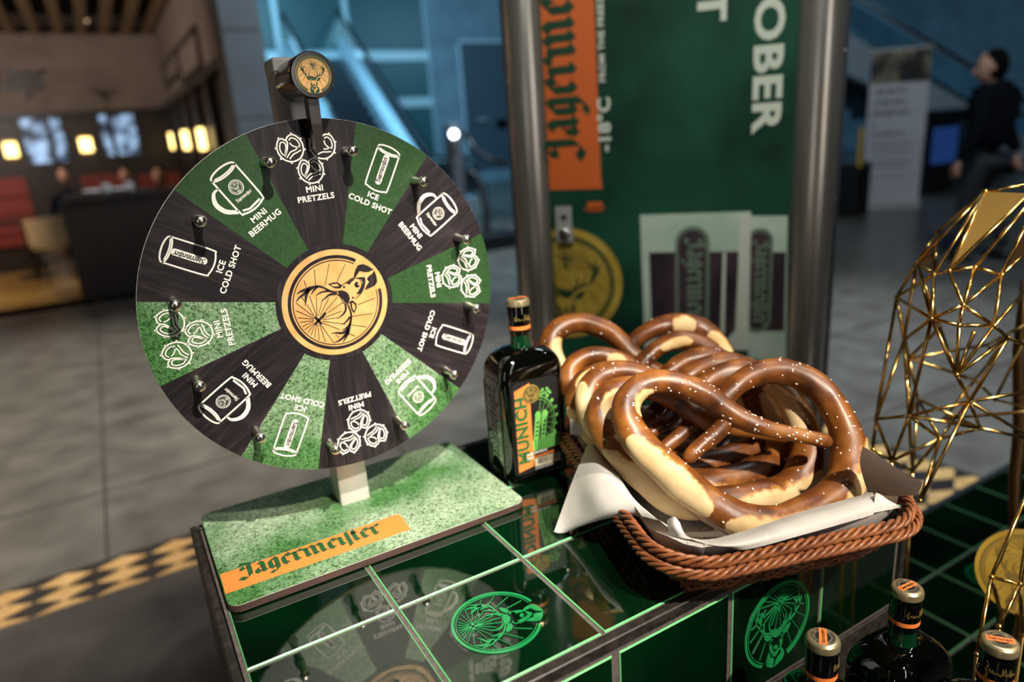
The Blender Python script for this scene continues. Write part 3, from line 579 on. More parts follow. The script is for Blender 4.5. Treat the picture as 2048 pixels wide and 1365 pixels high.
# disc
wf = lambda u, v, d: WC + Vector((u * WR, -d, v * WR))
m = MB(); dd = disc2(0, 0, 1, 128)
m.loft([[wf(u, v, d) for u, v in dd] for d in (-.004, -.0002)], True, True); disc = m.build('wheel_disc', M['acryl'], wheel)
kinds = ['pretzel', 'glass', 'mug']; NG = 7
WOODA = {}
for i in range(12):
    c = 92.6 - 30 * i; dark = (i % 2 == 0); hw = 17.0 if dark else 13.0
    m = MB(); n = 16
    ri = .30 if dark else .335
    ps = [(math.cos(math.radians(c - hw + 2 * hw * k / n)) * .999, math.sin(math.radians(c - hw + 2 * hw * k / n)) * .999) for k in range(n + 1)]
    ps += [(math.cos(math.radians(c + hw - 2 * hw * k / n)) * ri, math.sin(math.radians(c + hw - 2 * hw * k / n)) * ri) for k in range(n + 1)]
    # local mesh so that the grain runs along each segment
    o = None
    ca, sa = math.cos(math.radians(c - 90)), math.sin(math.radians(c - 90))
    m.add([((u * ca + v * sa) * WR, 0, (-u * sa + v * ca) * WR) for u, v in ps], [tuple(range(len(ps)))[::-1]])
    mm = M['wood_print'] if dark else (M['grass_shaded'] if i in (1, 3, 11) else M['grass'])
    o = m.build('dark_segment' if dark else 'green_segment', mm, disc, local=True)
    o.location = WC - Vector(wheel.location) + Vector((0, -.0002, 0)); o.rotation_euler = (0, -math.radians(c - 90), 0)
    if dark:   # printed board joints
        j = MB()
        for jx_, wj in ((-.085, .006), (.095, .005), (.22, .004), (-.2, .004)):
            y0 = max(.33, abs(jx_) / math.tan(math.radians(hw)) * 1.03)
            if y0 < .95: j.add([(a * WR, -.00015, b2 * WR) for a, b2 in ((jx_ - wj / 2, y0), (jx_ + wj / 2, y0), (jx_ + wj * .7 + .012, .965), (jx_ - wj * .7 + .012, .965))], [(3, 2, 1, 0)])
        q = j.build('board_joint_print', M['dark_print'], disc, local=True); q.location = o.location; q.rotation_euler = o.rotation_euler
    # print
    p = MB(); kd = kinds[i % 3] if False else ['pretzel', 'glass', 'mug', 'pretzel', 'glass', 'mug', 'pretzel', 'glass', 'mug', 'pretzel', 'glass', 'mug'][i]
    a = math.radians(c - 90)
    fr = lambda u, v, d: wf(u * math.cos(a) - v * math.sin(a), u * math.sin(a) + v * math.cos(a), d)
    D0 = .0006; W = .0085
    if kd == 'pretzel':
        P = icon_pretzel(-.085, .86, .068, .25) + icon_pretzel(.085, .855, .068, -.2) + icon_pretzel(0, .735, .066, .05)
        put_polys(p, P, fr, 0, 0, 1, 0, D0)
        put_text(p, 'MINI', fr, .0, .640, .031, 0, D0, bold=.03, wscale=1.02); put_text(p, 'PRETZELS', fr, .0, .592, .031, 0, D0, bold=.03, wscale=1.02)
    elif kd == 'glass':
        put_polys(p, icon_glass(0, .80, .255, .135, W), fr, 0, 0, 1, 0, D0)
        p.flat(pill(0, .795, .175, .036), fr, D0)
        put_polys(p, JW, fr, .008, .795 - .075, .15 / JWW, PI / 2, D0 + .0002, mi=1)
        put_text(p, 'ICE', fr, 0, .640, .031, 0, D0, bold=.03, wscale=1.02); put_text(p, 'COLD SHOT', fr, 0, .592, .031, 0, D0, bold=.03, wscale=1.02)
    else:
        put_polys(p, icon_glass(.01, .795, .255, .145, W * 1.15), fr, 0, 0, 1, 0, D0)
        hnd = smooth2([(-.062, .850, .008), (-.098, .845, .016), (-.125, .80, .024), (-.112, .745, .024), (-.066, .705, .020)], 5)
        put_polys(p, stroke(hnd), fr, 0, 0, 1, 0, D0)
        put_polys(p, stroke([(.062, .69, .011), (-.01, .683, .011), (-.045, .697, .011)]), fr, 0, 0, 1, 0, D0)
        put_polys(p, arc(.01, .805, .036, 0, 360, .004, 30) + [[(.01 + x * .034, .805 + y * .034) for x, y in q] for q in EMBLEM_S], fr, 0, 0, 1, 0, D0)
        put_polys(p, JW, fr, .01 - .048, .742, .096 / JWW, 0, D0)
        put_text(p, 'MINI', fr, .0, .630, .031, 0, D0, bold=.03, wscale=1.02); put_text(p, 'BEERMUG', fr, .0, .582, .031, 0, D0, bold=.03, wscale=1.02)
    p.build('segment_print', [M['white_print'], M['dark_print']], disc)
m = MB(); m.loft([[wf(u, v, d) for u, v in disc2(0, 0, .335, 64)] for d in (0, .0006)], False, True); m.build('hub_ring_print', M['wood_print'], disc)
hub = MB(); hub.loft([[wf(u, v, d) for u, v in disc2(0, 0, .303, 96)] for d in (.0006, .0012)], False, True); 
hub.build('gold_hub', M['gold_print'], disc)
hub = MB(); put_polys(hub, EMBLEM, wf, 0, 0, .303, math.radians(126), .0015); hub.build('hub_stag_emblem', M['wood_print'], disc)
hub = MB(); put_polys(hub, EMB['earwhite'], wf, 0, 0, .303, math.radians(126), .0018); hub.build('hub_emblem_highlight', M['gold_print'], disc)
pax = (Vector((1, 0, 0)), Vector((0, 0, 1)), Vector((0, -1, 0)))
for k in range(12):
    a = math.radians(108.3 - 29.9 * k); c = wf(.836 * math.cos(a), .836 * math.sin(a), 0)
    m = MB(); m.lathe(c, [(g_ * 1.22, h_) for g_, h_ in [(.0050, 0), (.0044, .003), (.0036, .010), (.0030, .0185), (.0029, .0205), (.0040, .0225), (.0049, .0250), (.0049, .0272), (.0038, .0298), (.0012, .0308)]], 20, pax)
    m.build('peg', M['chrome'], disc, smooth=True)
# pointer: black cylinder with emblem cap and hanging flap
CC = wp(1.285, 1.50, 3.50); CR = .150 * T
CE = ony(634, 145, .985 * T)
axc = (CE - CC); Lc = axc.length; az = Vector((0, -1, 0))
CC = Vector((CE.x - .004, 1.50 * T, CE.z - .002)); Lc = CC.y - CE.y
cax = (Vector((1, 0, 0)), Vector((0, 0, 1)), az)
m = MB(); m.lathe(CC, [(CR * .92, 0), (CR * .97, .004), (CR, Lc - .010), (CR * 1.0, Lc - .009), (CR * 1.01, Lc - .002), (CR * .97, Lc)], 48, cax); ptr = m.build('pointer_housing', M['blackplastic'], wheel, smooth=True, auto=35)
pf = lambda u, v, d: CC + Vector((u, -Lc - d, v))
m = MB(); m.flat(disc2(0, 0, CR * .82, 64), pf, .0003); m.build('gold_cap_sticker', M['gold_print'], ptr)
m = MB(); put_polys(m, EMBLEM, pf, 0, 0, CR * .86, 0, .0006); put_polys(m, arc(0, 0, .94, 0, 360, .03, 48), pf, 0, 0, CR * .86, 0, .0006); m.build('cap_emblem', M['green_ink'], ptr)
fx = CC.x - .001; fy = 1.03 * T
m = MB()
zt_ = CC.z - CR * .85; zb = H0 + 3.03 * T
pr = [(fx - .006, fy - .0), (fx + .005, fy - .0), (fx + .005, fy + .016), (fx - .006, fy + .016)]
m.loft([[Vector((x, y, zt_)) for x, y in pr], [Vector((x, y + .001, (zt_ + zb) / 2)) for x, y in pr], [Vector((x * .7 + fx * .3, y + .004, zb)) for x, y in pr]], True, True)
m.build('pointer_flap', M['smokeplastic'], wheel)

# ------------------------------------------------------------------ herb liqueur bottles
def bottle_build(root, hgt=.252):
    """bottle in local axes: label faces -y, base at z=0"""
    w2, d2 = .0475, .0335; r = .013; k = hgt / .252
    def sec(hw, hd, rr, z, n=8):
        P = []; rr = min(rr, hw * .999, hd * .999)
        for cx, cy, a in ((hw - rr, hd - rr, 0), (-hw + rr, hd - rr, 90), (-hw + rr, -hd + rr, 180), (hw - rr, -hd + rr, 270)):
            for i in range(n + 1):
                t = math.radians(a + 90 * i / n); P.append(Vector((cx + rr * math.cos(t), cy + rr * math.sin(t), z * k)))
        return P
    R = [sec(w2 - .008, d2 - .008, r * .6, 0), sec(w2 - .002, d2 - .002, r, .003), sec(w2, d2, r, .008), sec(w2, d2, r, .150)]
    prof = []
    for i in range(1, 11):   # rounded shoulder, quarter ellipse in both directions
        t = i / 10 * PI / 2
        f = math.cos(t); z = .150 + .037 * math.sin(t) ** .9
        hw = .0135 + (w2 - .0135) * f ** .80; hd = .0135 + (d2 - .0135) * f ** .9
        R.append(sec(hw, hd, r + (min(hw, hd) - r) * (1 - f), z))
    m = MB(); m.loft(R, True, True); body = m.build('body', M['bottleglass'], root, smooth=True, local=True, auto=50)
    # recessed panels framed by raised rims
    def rim(ax0, nrm, hw, z0, z1, rad):
        P = [(-hw, z0), (hw, z0), (hw, z1 - rad)] + [(hw - rad + rad * math.cos(t), z1 - rad + rad * math.sin(t)) for t in (PI / 8, PI / 4, 3 * PI / 8)] + [(hw - rad, z1), (-hw + rad, z1)] + [(-hw + rad - rad * math.sin(t), z1 - rad + rad * math.cos(t)) for t in (PI / 8, PI / 4, 3 * PI / 8)] + [(-hw, z1 - rad)]
        return [ax0 * u + nrm + Vector((0, 0, v * k)) for u, v in P]
    for s, nr, hw in ((Vector((1, 0, 0)), Vector((0, -d2, 0)), w2 - .011), (Vector((0, 1, 0)), Vector((-w2, 0, 0)), d2 - .010), (Vector((0, -1, 0)), Vector((w2, 0, 0)), d2 - .010)):
        m = MB(); m.tube(rim(s, nr, hw, .012, .150, .012), .0011, 6, closed=True); m.build('panel_rim', M['bottleglass'], body, smooth=True, local=True)
    # raised script on the side panels
    for sg in (-1, 1):
        m = MB(); fr = lambda u, v, d: Vector((sg * (w2 + d), u * -sg * 1.0, v))
        sc = .105 * k / JWW
        for p in JW:
            q = [(v_ * sc * 1.3 - .007, .138 * k - u_ * sc) for u_, v_ in p]
            m.prism(q, fr, 0, .0007)
        m.build('raised_lettering', M['bottleglass'], body, local=True)
    m = MB(); m.lathe((0, 0, 0), [(.0175, .178 * k), (.0152, .184 * k), (.0140, .190 * k), (.0136, .200 * k), (.0136, .206 * k)], 36); m.build('neck', M['neckglass'], root, smooth=True, local=True, auto=50)
    cw = .0148
    m = MB(); m.lathe((0, 0, 0), [(cw * .97, .204 * k), (cw, .2055 * k), (cw, .243 * k), (cw * .97, .244 * k)], 40); sl_ = m.build('neck_sleeve', M['bottleglass'], root, smooth=True, local=True, auto=40)
    m = MB(); m.lathe((0, 0, 0), [(cw + .0003, .2115 * k), (cw + .0003, .2165 * k)], 40, cap0=False, cap1=False); m.build('orange_band', M['orange'], sl_, smooth=True, local=True)
    m = MB()   # handwritten signature round the sleeve
    sig = smooth2([(x * 1.0, y, .0005) for x, y in ((-.95, .1), (-.8, .9), (-.98, .5), (-.85, 0), (-.7, .5), (-.6, .1), (-.5, .5), (-.42, .1), (-.2, .3), (0, 0), (.08, 1.0), (.15, .1), (.25, 1), (.33, 0), (.42, .4), (.5, .1), (.62, .9), (.6, 0), (.75, .2), (.95, .25))], 4)
    cyl = lambda u, v, d: Vector((math.sin(u) * (cw + .0005 + d), -math.cos(u) * (cw + .0005 + d), v * k))
    for p in stroke([(a * .8, b2 * .008 + .2235, c_ * 1.0) for a, b2, c_ in sig]):
        m.add([cyl(u if abs(u) < 3 else u, v, 0) for u, v in p], [(0, 1, 2, 3)])
    # widths in angle need widening
    m = MB()
    for (x0, y0, _), (x1, y1, _) in zip(sig[:-1], sig[1:]):
        m.tube([cyl(x0 * .85, y0 * .008 + .2235, 0), cyl(x1 * .85, y1 * .008 + .2235, 0)], .00022, 4)
    m.build('gold_signature', M['medal'], sl_, local=True)
    # metal closure with knurled rim
    n = 60; R = []
    for z, rr, kn in ((.2425, cw + .0004, 0), (.2432, cw + .0008, 1), (.2475, cw + .0008, 1), (.2500, cw + .0002, 0), (.2514, cw - .0012, 0), (.2519, cw - .0026, 0)):
        R.append([Vector(((rr + (.00025 if (j % 2 and kn) else 0)) * math.cos(2 * PI * j / n), (rr + (.00025 if (j % 2 and kn) else 0)) * math.sin(2 * PI * j / n), z * k)) for j in range(n)])
    m = MB(); m.loft(R, True, True); cap = m.build('screw_cap', M['capgold'], root, local=True, smooth=True, auto=25)
    tf = lambda u, v, d: Vector((u, v, .2519 * k + d)); cr = cw - .0026
    m = MB(); m.flat(disc2(0, 0, cr * .98, 40), tf, .00015, 1); m.flat(disc2(0, 0, cr * .58, 32), tf, .0003, 0)
    for kk in range(16):
        a = PI * (.08 + .84 * (kk % 8) / 7) + (PI if kk > 7 else 0); t_ = 'GERMANY' if kk > 7 else 'QUALITY'
    for wd, a0_ in (('CRAFTED IN', 90), ('GERMANY', -90)):
        for q, ch in enumerate(wd):
            a = math.radians(a0_ + (len(wd) / 2 - .5 - q) * 15)
            if ch != ' ': put_text(m, ch, tf, cr * .78 * math.cos(a), cr * .78 * math.sin(a), cr * .20, a - PI / 2, .0003, 0)
    m.build('cap_print', [M['label_black'], M['capgold']], cap, local=True)
    m = MB(); hh = math.sqrt(1 - .28 ** 2) * cr * .97
    m.flat([(-hh, -.28 * cr), (hh, -.28 * cr), (hh, .28 * cr), (-hh, .28 * cr)], tf, .00045, 0)
    put_polys(m, JW, tf, -hh * .88, -.12 * cr, hh * 1.76 / JWW, 0, .0006, 1); m.build('orange_cap_strip', [M['orange'], M['label_black']], cap, local=True)
    # label
    lf = lambda u, v, d: Vector((u, -d2 - .0002 - d, v * k))
    m = MB(); LX = .0345; m.flat([(-LX, .016), (LX, .016), (LX, .150), (-LX, .150)], lf, 0); lab = m.build('label', M['label_black'], root, local=True)
    bx0_, bx1_ = -.0315, -.0080
    m = MB(); m.flat([(bx0_, .0205), (bx1_ , .0245), (bx1_, .1415), (bx1_ + .0006, .1445), (bx0_ + .0008, .1372)], lf, .0002); m.build('orange_stripe', M['orange'], lab, local=True)
    m = MB(); put_text(m, 'MUNICH', lf, bx0_ + .0087, .0795, .0165, PI / 2, .0004, bold=.05, wscale=.0952 / (.0165 / sans('H', .05)[5] * (sans('MUNICH', .05)[3] - sans('MUNICH', .05)[2]))); m.build('vertical_city_name', M['label_dgreen'], lab, local=True)
    m = MB(); m.loft([[lf(u, v, d) for u, v in disc2(bx1_ + .0015, .129, .0128, 40)] for d in (.0004, .0012)], False, True); md = m.build('medallion', M['medal'], lab, local=True)
    m = MB(); put_polys(m, EMBLEM_S, lf, bx1_ + .0015, .129, .0122, 0, .0014); m.build('medallion_emblem', M['label_black'], md, local=True) if False else m.build('medallion_emblem', M['label_black'], lab, local=True)
    # green town picture: ferris wheel, two towers, house front
    m = MB(); ox = bx1_
    m.flat([(ox, .046), (.0325, .046), (.0325, .066), (.020, .0645), (.010, .0625), (ox, .062)], lf, .0002)
    for i in range(9):
        for j in range(5): m.flat([(ox + .003 + i * .0042, .0475 + j * .0032), (ox + .0055 + i * .0042, .0475 + j * .0032), (ox + .0055 + i * .0042, .0495 + j * .0032), (ox + .003 + i * .0042, .0495 + j * .0032)], lf, .0004, 1)
    for tx, ty, sl2 in ((ox + .005, .062, .17), (ox + .0155, .062, .17)):
        m.flat([(tx - .004, ty), (tx + .004, ty), (tx + .008, ty + .030), (tx + .001, ty + .033)], lf, .0004 + (0 if tx < ox + .01 else .0003))
        m.flat([(tx + .0005 + .0045 * math.cos(a) + .0045, ty + .034 + .0065 * math.sin(a)) for a in [2 * PI * q / 16 for q in range(16)]], lf, .0006 + (0 if tx < ox + .01 else .0003))
        for q in range(4): m.flat([(tx + .001 * q - .001, ty + .005 + q * .006), (tx + .001 * q + .003, ty + .005 + q * .006), (tx + .001 * q + .003, ty + .008 + q * .006), (tx + .001 * q - .001, ty + .008 + q * .006)], lf, .0011, 1)
    put_polys(m, arc(.002, .088, .0255, -62, 92, .0012, 30, .035) + arc(.002, .088, .0220, -62, 92, .0006, 30, .031), lf, 0, 0, 1, 0, .0003)
    for q in range(8):
        a = math.radians(-50 + q * 18); cx_, cy_ = .002 + .0295 * math.cos(a), .088 + .039 * math.sin(a)
        m.flat(disc2(cx_, cy_, .0026, 10), lf, .0003); put_polys(m, stroke([(.002, .088, .0006), (cx_, cy_, .0006)]), lf, 0, 0, 1, 0, .00025)
    for q in range(7): m.flat(disc2(.009 + .0022 * q, .128 + .0035 * math.sin(q * 1.9), .0022, 7), lf, .0003)
    m.build('green_town_picture', [M['label_green'], M['label_dgreen']], lab, local=True)
    m = MB(); put_text(m, 'ONE WORLD.', lf, -.019, .0430, .0031, math.radians(2), .0006, 0, .04, 'l'); put_text(m, 'ONE', lf, -.019, .0372, .0031, math.radians(2), .0006, 0, .04, 'l')
    put_text(m, 'JÄGERMEISTER.', lf, -.0095, .0375, .0031, math.radians(2), .0006, 1, .04, 'l')
    m.flat([(ox + .001, .0225), (.0325, .0225), (.0325, .0350), (ox + .001, .0350)], lf, .0003, 2)
    rng = random.Random(5); x = ox + .006
    while x < .0305:
        wd = rng.choice((.0004, .0007, .001)); m.flat([(x, .0255), (x + wd, .0255), (x + wd, .0345), (x, .0345)], lf, .0005, 3); x += wd + rng.choice((.0004, .0006))
    put_text(m, '4 067700 021267', lf, .013, .0240, .0017, 0, .0006, 3, .0)
    put_text(m, 'PLEASE DRINK RESPONSIBLY.', lf, ox + .001, .0200, .0018, math.radians(1), .0006, 0, .03, 'l', wscale=.9)
    m.build('label_lettering', [M['white_print'], M['orange'], M['label_cream'], M['label_black']], lab, local=True)
    return root
BP = wp(2.79, 1.165, 0)
bot = thing('liqueur_bottle', 'dark green square liqueur bottle standing on the tall counter between wheel and pretzel basket', 'bottle', BP, (0, 0, math.radians(-4)), 'herb liqueur bottles')
bottle_build(bot)
LOWZ = -1.80
for (px, py, dz, rz, lb) in ((1646, 1274, 0, 38, 'leftmost of the three low bottles, its cap in front of the tiled counter face'), (1815, 1173, 0, -6, 'rearmost of the three low bottles, with an orange label corner showing'), (2001, 1280, 0, -52, 'rightmost low bottle, beside the gold wire sculpture at the bottom right corner')):
    c = copy_tree(bot); P = onz(px, py, LOWZ + .252 / T); c.location = (P.x, P.y, H0 + LOWZ * T); c.rotation_euler = (0, 0, math.radians(rz)); c['label'] = lb
# ------------------------------------------------------------------ wicker basket
BA = math.radians(-17.5); e1 = Vector((math.cos(BA), math.sin(BA), 0)); e2 = Vector((-math.sin(BA), math.cos(BA), 0))
BO = wp(2.37, -1.18, 0)      # virtual front-left rim corner, at counter height
BW, BD, BH = 1.98 * T, 2.46 * T, .43 * T
def bpt(u, v, z): return BO + e1 * u + e2 * v + Vector((0, 0, z))
def bpath(ins, z, r, seg=10):
    """rounded rectangle around the basket, inset by ins"""
    x0, x1, y0, y1 = ins, BW - ins, ins, BD - ins; P = []
    for cx, cy, a in ((x1 - r, y1 - r, 0), (x0 + r, y1 - r, 90), (x0 + r, y0 + r, 180), (x1 - r, y0 + r, 270)):
        for i in range(seg + 1):
            t = math.radians(a + 90 * i / seg); P.append((cx + r * math.cos(t), cy + r * math.sin(t)))
    # resample evenly
    L = [0]
    for i in range(len(P)): a, b2 = P[i], P[(i + 1) % len(P)]; L.append(L[-1] + math.hypot(a[0] - b2[0], a[1] - b2[1]))
    tot = L[-1]
    def f(s):
        s = (s % 1) * tot; k = 0
        for k in range(len(P)):
            if L[k + 1] >= s: break
        t = (s - L[k]) / max(L[k + 1] - L[k], 1e-9); a, b2 = P[k], P[(k + 1) % len(P)]
        return bpt(a[0] + (b2[0] - a[0]) * t, a[1] + (b2[1] - a[1]) * t, z)
    return f, tot
def rope(mb, f, tot, R, r, strands, pitch, npts, nn=5, squash=1.0, ph=0):
    turns = max(1, round(tot / pitch))
    for s in range(strands):
        pts = []
        for i in range(npts):
            t = i / npts; p = f(t); q = f(t + .002); tg = (q - p).normalized(); up = Vector((0, 0, 1)); nr = tg.cross(up).normalized()
            a = 2 * PI * (turns * t + s / strands) + ph
            pts.append(p + nr * (math.cos(a) * R) + up * (math.sin(a) * R * squash))
        mb.tube(pts, r, nn, closed=True)
basket = thing('bread_basket', 'rectangular brown wicker basket heaped with soft pretzels, overhanging the counter front', 'basket', bpt(BW / 2, BD / 2, 0), (0, 0, 0))
levels = 7
for i in range(levels):
    t = i / (levels - 1); z = .004 + t * (BH - .018); ins = .034 - .030 * t ** .8
    f, tot = bpath(ins, z, .045 + .012 * t)
    m = MB(); rope(m, f, tot, .0026, .0021, 2, .030, 260, 5, ph=i * 1.3); m.build('woven_row', M['wicker'], basket, smooth=True)
f, tot = bpath(.001, BH - .006, .060); m = MB(); rope(m, f, tot, .0038, .0023, 4, .046, 300, 6, 1.1); m.build('rim_braid', M['wicker'], basket, smooth=True)
f, tot = bpath(-.004, BH - .016, .060); m = MB(); rope(m, f, tot, .0034, .0022, 4, .042, 300, 6, 1.1, 1); m.build('rim_braid', M['wicker'], basket, smooth=True)
m = MB()
for i in range(34):
    v = .04 + (BD - .08) * i / 33; m.tube([bpt(.036, v, .003), bpt(BW - .036, v, .003)], .0024, 6)
for i in range(14):
    u = .04 + (BW - .08) * i / 13; m.tube([bpt(u, .036, .0055), bpt(u, BD - .036, .0055)], .0022, 6)
m.build('woven_base', M['wicker'], basket, smooth=True, kind='stuff')
for i in range(44):
    f0, tt = bpath(.031, .004, .045); f1, _ = bpath(.004, BH - .02, .057); s = i / 44
    m = MB(); m.tube([f0(s), f1(s)], .0017, 5); m.build('stake', M['wicker'], basket, smooth=True)

# ------------------------------------------------------------------ paper napkin lining the basket
napkin = thing('paper_napkin', 'white paper napkin lining the wicker basket, its corners hanging over the rim', 'napkin', bpt(BW / 2, BD / 2, .01), (0, 0, 0))
m = MB(); rings = []
for ins, z, r in ((.075, .013, .02), (.044, .014, .035), (.034, .022, .045), (.016, BH - .012, .055), (.010, BH + .004, .058)):
    f, tt = bpath(ins, z, r); rings.append([f(i / 72) + Vector((0, 0, (.002 * math.sin(i * 1.7) if z > .05 else 0))) for i in range(72)])
m.loft(rings, True, False); lin = m.build('lining', M['paper'], napkin, smooth=True)
def patch(rows, name, sub=5, thick=.0008):
    """surface through rows of 3D points, smoothed in both directions"""
    R = [smooth2([tuple(p) for p in r], sub) for r in rows]
    n = min(len(r) for r in R); colz = [smooth2([tuple(r[i]) for r in R], sub) for i in range(n)]
    mb = MB(); nn = len(colz[0]); b = len(mb.v)
    for c in colz: mb.v += [Vector(q) for q in c]
    for i in range(n - 1):
        for j in range(nn - 1): mb.f.append((i * nn + j, (i + 1) * nn + j, (i + 1) * nn + j + 1, i * nn + j + 1)); mb.m.append(0)
    o = mb.build(name, M['paper'], napkin, smooth=True)
    return o
Z = onz
BHz = BH / T
# left flap hanging over the left rim down to the tiles
patch([[Z(1200, 905, BHz + .04), Z(1235, 950, BHz + .05), Z(1270, 1000, BHz + .05), Z(1318, 1042, BHz + .02)],
       [Z(1180, 884, BHz + .05), Z(1205, 935, BHz + .09), Z(1245, 985, BHz + .08), Z(1310, 1040, BHz + .01)],
       [Z(1160, 925, BHz - .02), Z(1182, 968, BHz + .01), Z(1215, 1015, BHz - .02), Z(1270, 1032, BHz - .04)],
       [Z(1140, 975, .28), Z(1155, 1010, .26), Z(1180, 1040, .25), Z(1215, 1038, .30)],
       [Z(1108, 1064, .035), Z(1118, 1067, .03), Z(1135, 1065, .04), Z(1150, 1055, .10)]], 'hanging_corner')
# front strip rolled over the front rim
patch([[Z(1330, 1052, BHz - .06), Z(1400, 1080, BHz - .04), Z(1490, 1062, BHz - .0), Z(1600, 1025, BHz + .02), Z(1745, 985, BHz + .06)],
       [Z(1318, 1040, BHz + .01), Z(1400, 1086, BHz + .03), Z(1492, 1072, BHz + .06), Z(1602, 1036, BHz + .08), Z(1748, 993, BHz + .11)],
       [Z(1345, 1064, BHz + .02), Z(1430, 1092, BHz + .05), Z(1494, 1086, BHz + .07), Z(1605, 1054, BHz + .08), Z(1750, 1012, BHz + .10)],
       [Z(1365, 1078, BHz + .00), Z(1445, 1090, BHz + .02), Z(1491, 1100, BHz + .02), Z(1607, 1070, BHz + .04), Z(1747, 1030, BHz + .05)]], 'front_fold')
# right corner: folded triangle and projecting tip
patch([[Z(1725, 892, BHz + .40), Z(1760, 915, BHz + .34), Z(1800, 940, BHz + .28), Z(1846, 965, BHz + .22)],
       [Z(1720, 930, BHz + .16), Z(1757, 950, BHz + .14), Z(1795, 965, BHz + .14), Z(1841, 978, BHz + .17)],
       [Z(1735, 985, BHz - .02), Z(1758, 990, BHz - .01), Z(1790, 993, BHz + .03), Z(1834, 991, BHz + .12)]], 'projecting_corner')
patch([[Z(1752, 986, BHz + .16), Z(1762, 990, BHz + .12), Z(1775, 1000, BHz + .08)], [Z(1748, 1006, BHz + .11), Z(1770, 1008, BHz + .08), Z(1794, 1010, BHz + .05)], [Z(1744, 1027, BHz + .05), Z(1770, 1022, BHz + .04), Z(1800, 1016, BHz + .02)]], 'folded_triangle')
patch([[Z(1334, 1042, BHz + .08), Z(1348, 1034, BHz + .13), Z(1360, 1046, BHz + .10)], [Z(1336, 1058, BHz + .05), Z(1350, 1056, BHz + .09), Z(1368, 1066, BHz + .07)], [Z(1345, 1072, BHz + .02), Z(1362, 1076, BHz + .04), Z(1384, 1080, BHz + .03)]], 'small_fold')
patch([[Z(1140, 838, BHz + .34), Z(1160, 850, BHz + .24), Z(1185, 880, BHz + .06)], [Z(1140, 870, BHz + .14), Z(1158, 872, BHz + .12), Z(1180, 888, BHz + .02)]], 'back_corner')

# ------------------------------------------------------------------ soft pretzels
pm = bpy.data.materials.new('pretzel_crust'); pm.use_nodes = True; N, L, b = nodes(pm)
tc = N.new('ShaderNodeTexCoord')
nz = N.new('ShaderNodeTexNoise'); nz.inputs['Scale'].default_value = 26; nz.inputs['Detail'].default_value = 5; L.new(tc.outputs['Object'], nz.inputs['Vector'])
r = N.new('ShaderNodeValToRGB'); r.color_ramp.elements[0].position = .30; r.color_ramp.elements[1].position = .74
r.color_ramp.elements[0].color = (.045, .011, .0025, 1); r.color_ramp.elements[1].color = (.40, .155, .026, 1); e = r.color_ramp.elements.new(.5); e.color = (.17, .050, .007, 1)
L.new(nz.outputs['Fac'], r.inputs[0])
at = N.new('ShaderNodeAttribute'); at.attribute_name = 'split'
n2 = N.new('ShaderNodeTexNoise'); n2.inputs['Scale'].default_value = 85; n2.inputs['Detail'].default_value = 3; L.new(tc.outputs['Object'], n2.inputs['Vector'])
ad = N.new('ShaderNodeMath'); ad.operation = 'MULTIPLY_ADD'; ad.inputs[1].default_value = .55; L.new(n2.outputs['Fac'], ad.inputs[0]); L.new(at.outputs['Fac'], ad.inputs[2])
th = N.new('ShaderNodeMapRange'); th.inputs[1].default_value = .78; th.inputs[2].default_value = .86; L.new(ad.outputs[0], th.inputs[0])
r3 = N.new('ShaderNodeValToRGB'); r3.color_ramp.elements[0].color = (.52, .33, .13, 1); r3.color_ramp.elements[1].color = (.70, .53, .29, 1); r3.color_ramp.elements[0].position = .3; r3.color_ramp.elements[1].position = .6
L.new(nz.outputs['Fac'], r3.inputs[0])
mx = N.new('ShaderNodeMix'); mx.data_type = 'RGBA'; L.new(th.outputs[0], mx.inputs[0]); g0 = N.new('ShaderNodeMapRange'); g0.inputs[1].default_value = .68; g0.inputs[2].default_value = .78; L.new(ad.outputs[0], g0.inputs[0]); gm = N.new('ShaderNodeMix'); gm.data_type = 'RGBA'; gm.inputs[7].default_value = (.46, .20, .045, 1); L.new(g0.outputs[0], gm.inputs[0]); L.new(r.outputs[0], gm.inputs[6]); L.new(gm.outputs[2], mx.inputs[6]); L.new(r3.outputs[0], mx.inputs[7]); L.new(mx.outputs[2], b.inputs['Base Color'])
mr = N.new('ShaderNodeMapRange'); mr.inputs[3].default_value = .42; mr.inputs[4].default_value = .72; L.new(th.outputs[0], mr.inputs[0]); L.new(mr.outputs[0], b.inputs['Roughness'])
ct = N.new('ShaderNodeMapRange'); ct.inputs[3].default_value = .10; ct.inputs[4].default_value = 0; L.new(th.outputs[0], ct.inputs[0]); L.new(ct.outputs[0], b.inputs['Coat Weight']); b.inputs['Coat Roughness'].default_value = .25
bp = N.new('ShaderNodeBump'); bp.inputs['Strength'].default_value = .35; bp.inputs['Distance'].default_value = .0012
n4 = N.new('ShaderNodeTexNoise'); n4.inputs['Scale'].default_value = 70; n4.inputs['Detail'].default_value = 6; L.new(tc.outputs['Object'], n4.inputs['Vector']); L.new(n4.outputs['Fac'], bp.inputs['Height']); L.new(bp.outputs[0], b.inputs['Normal'])
M['pretzel'] = pm
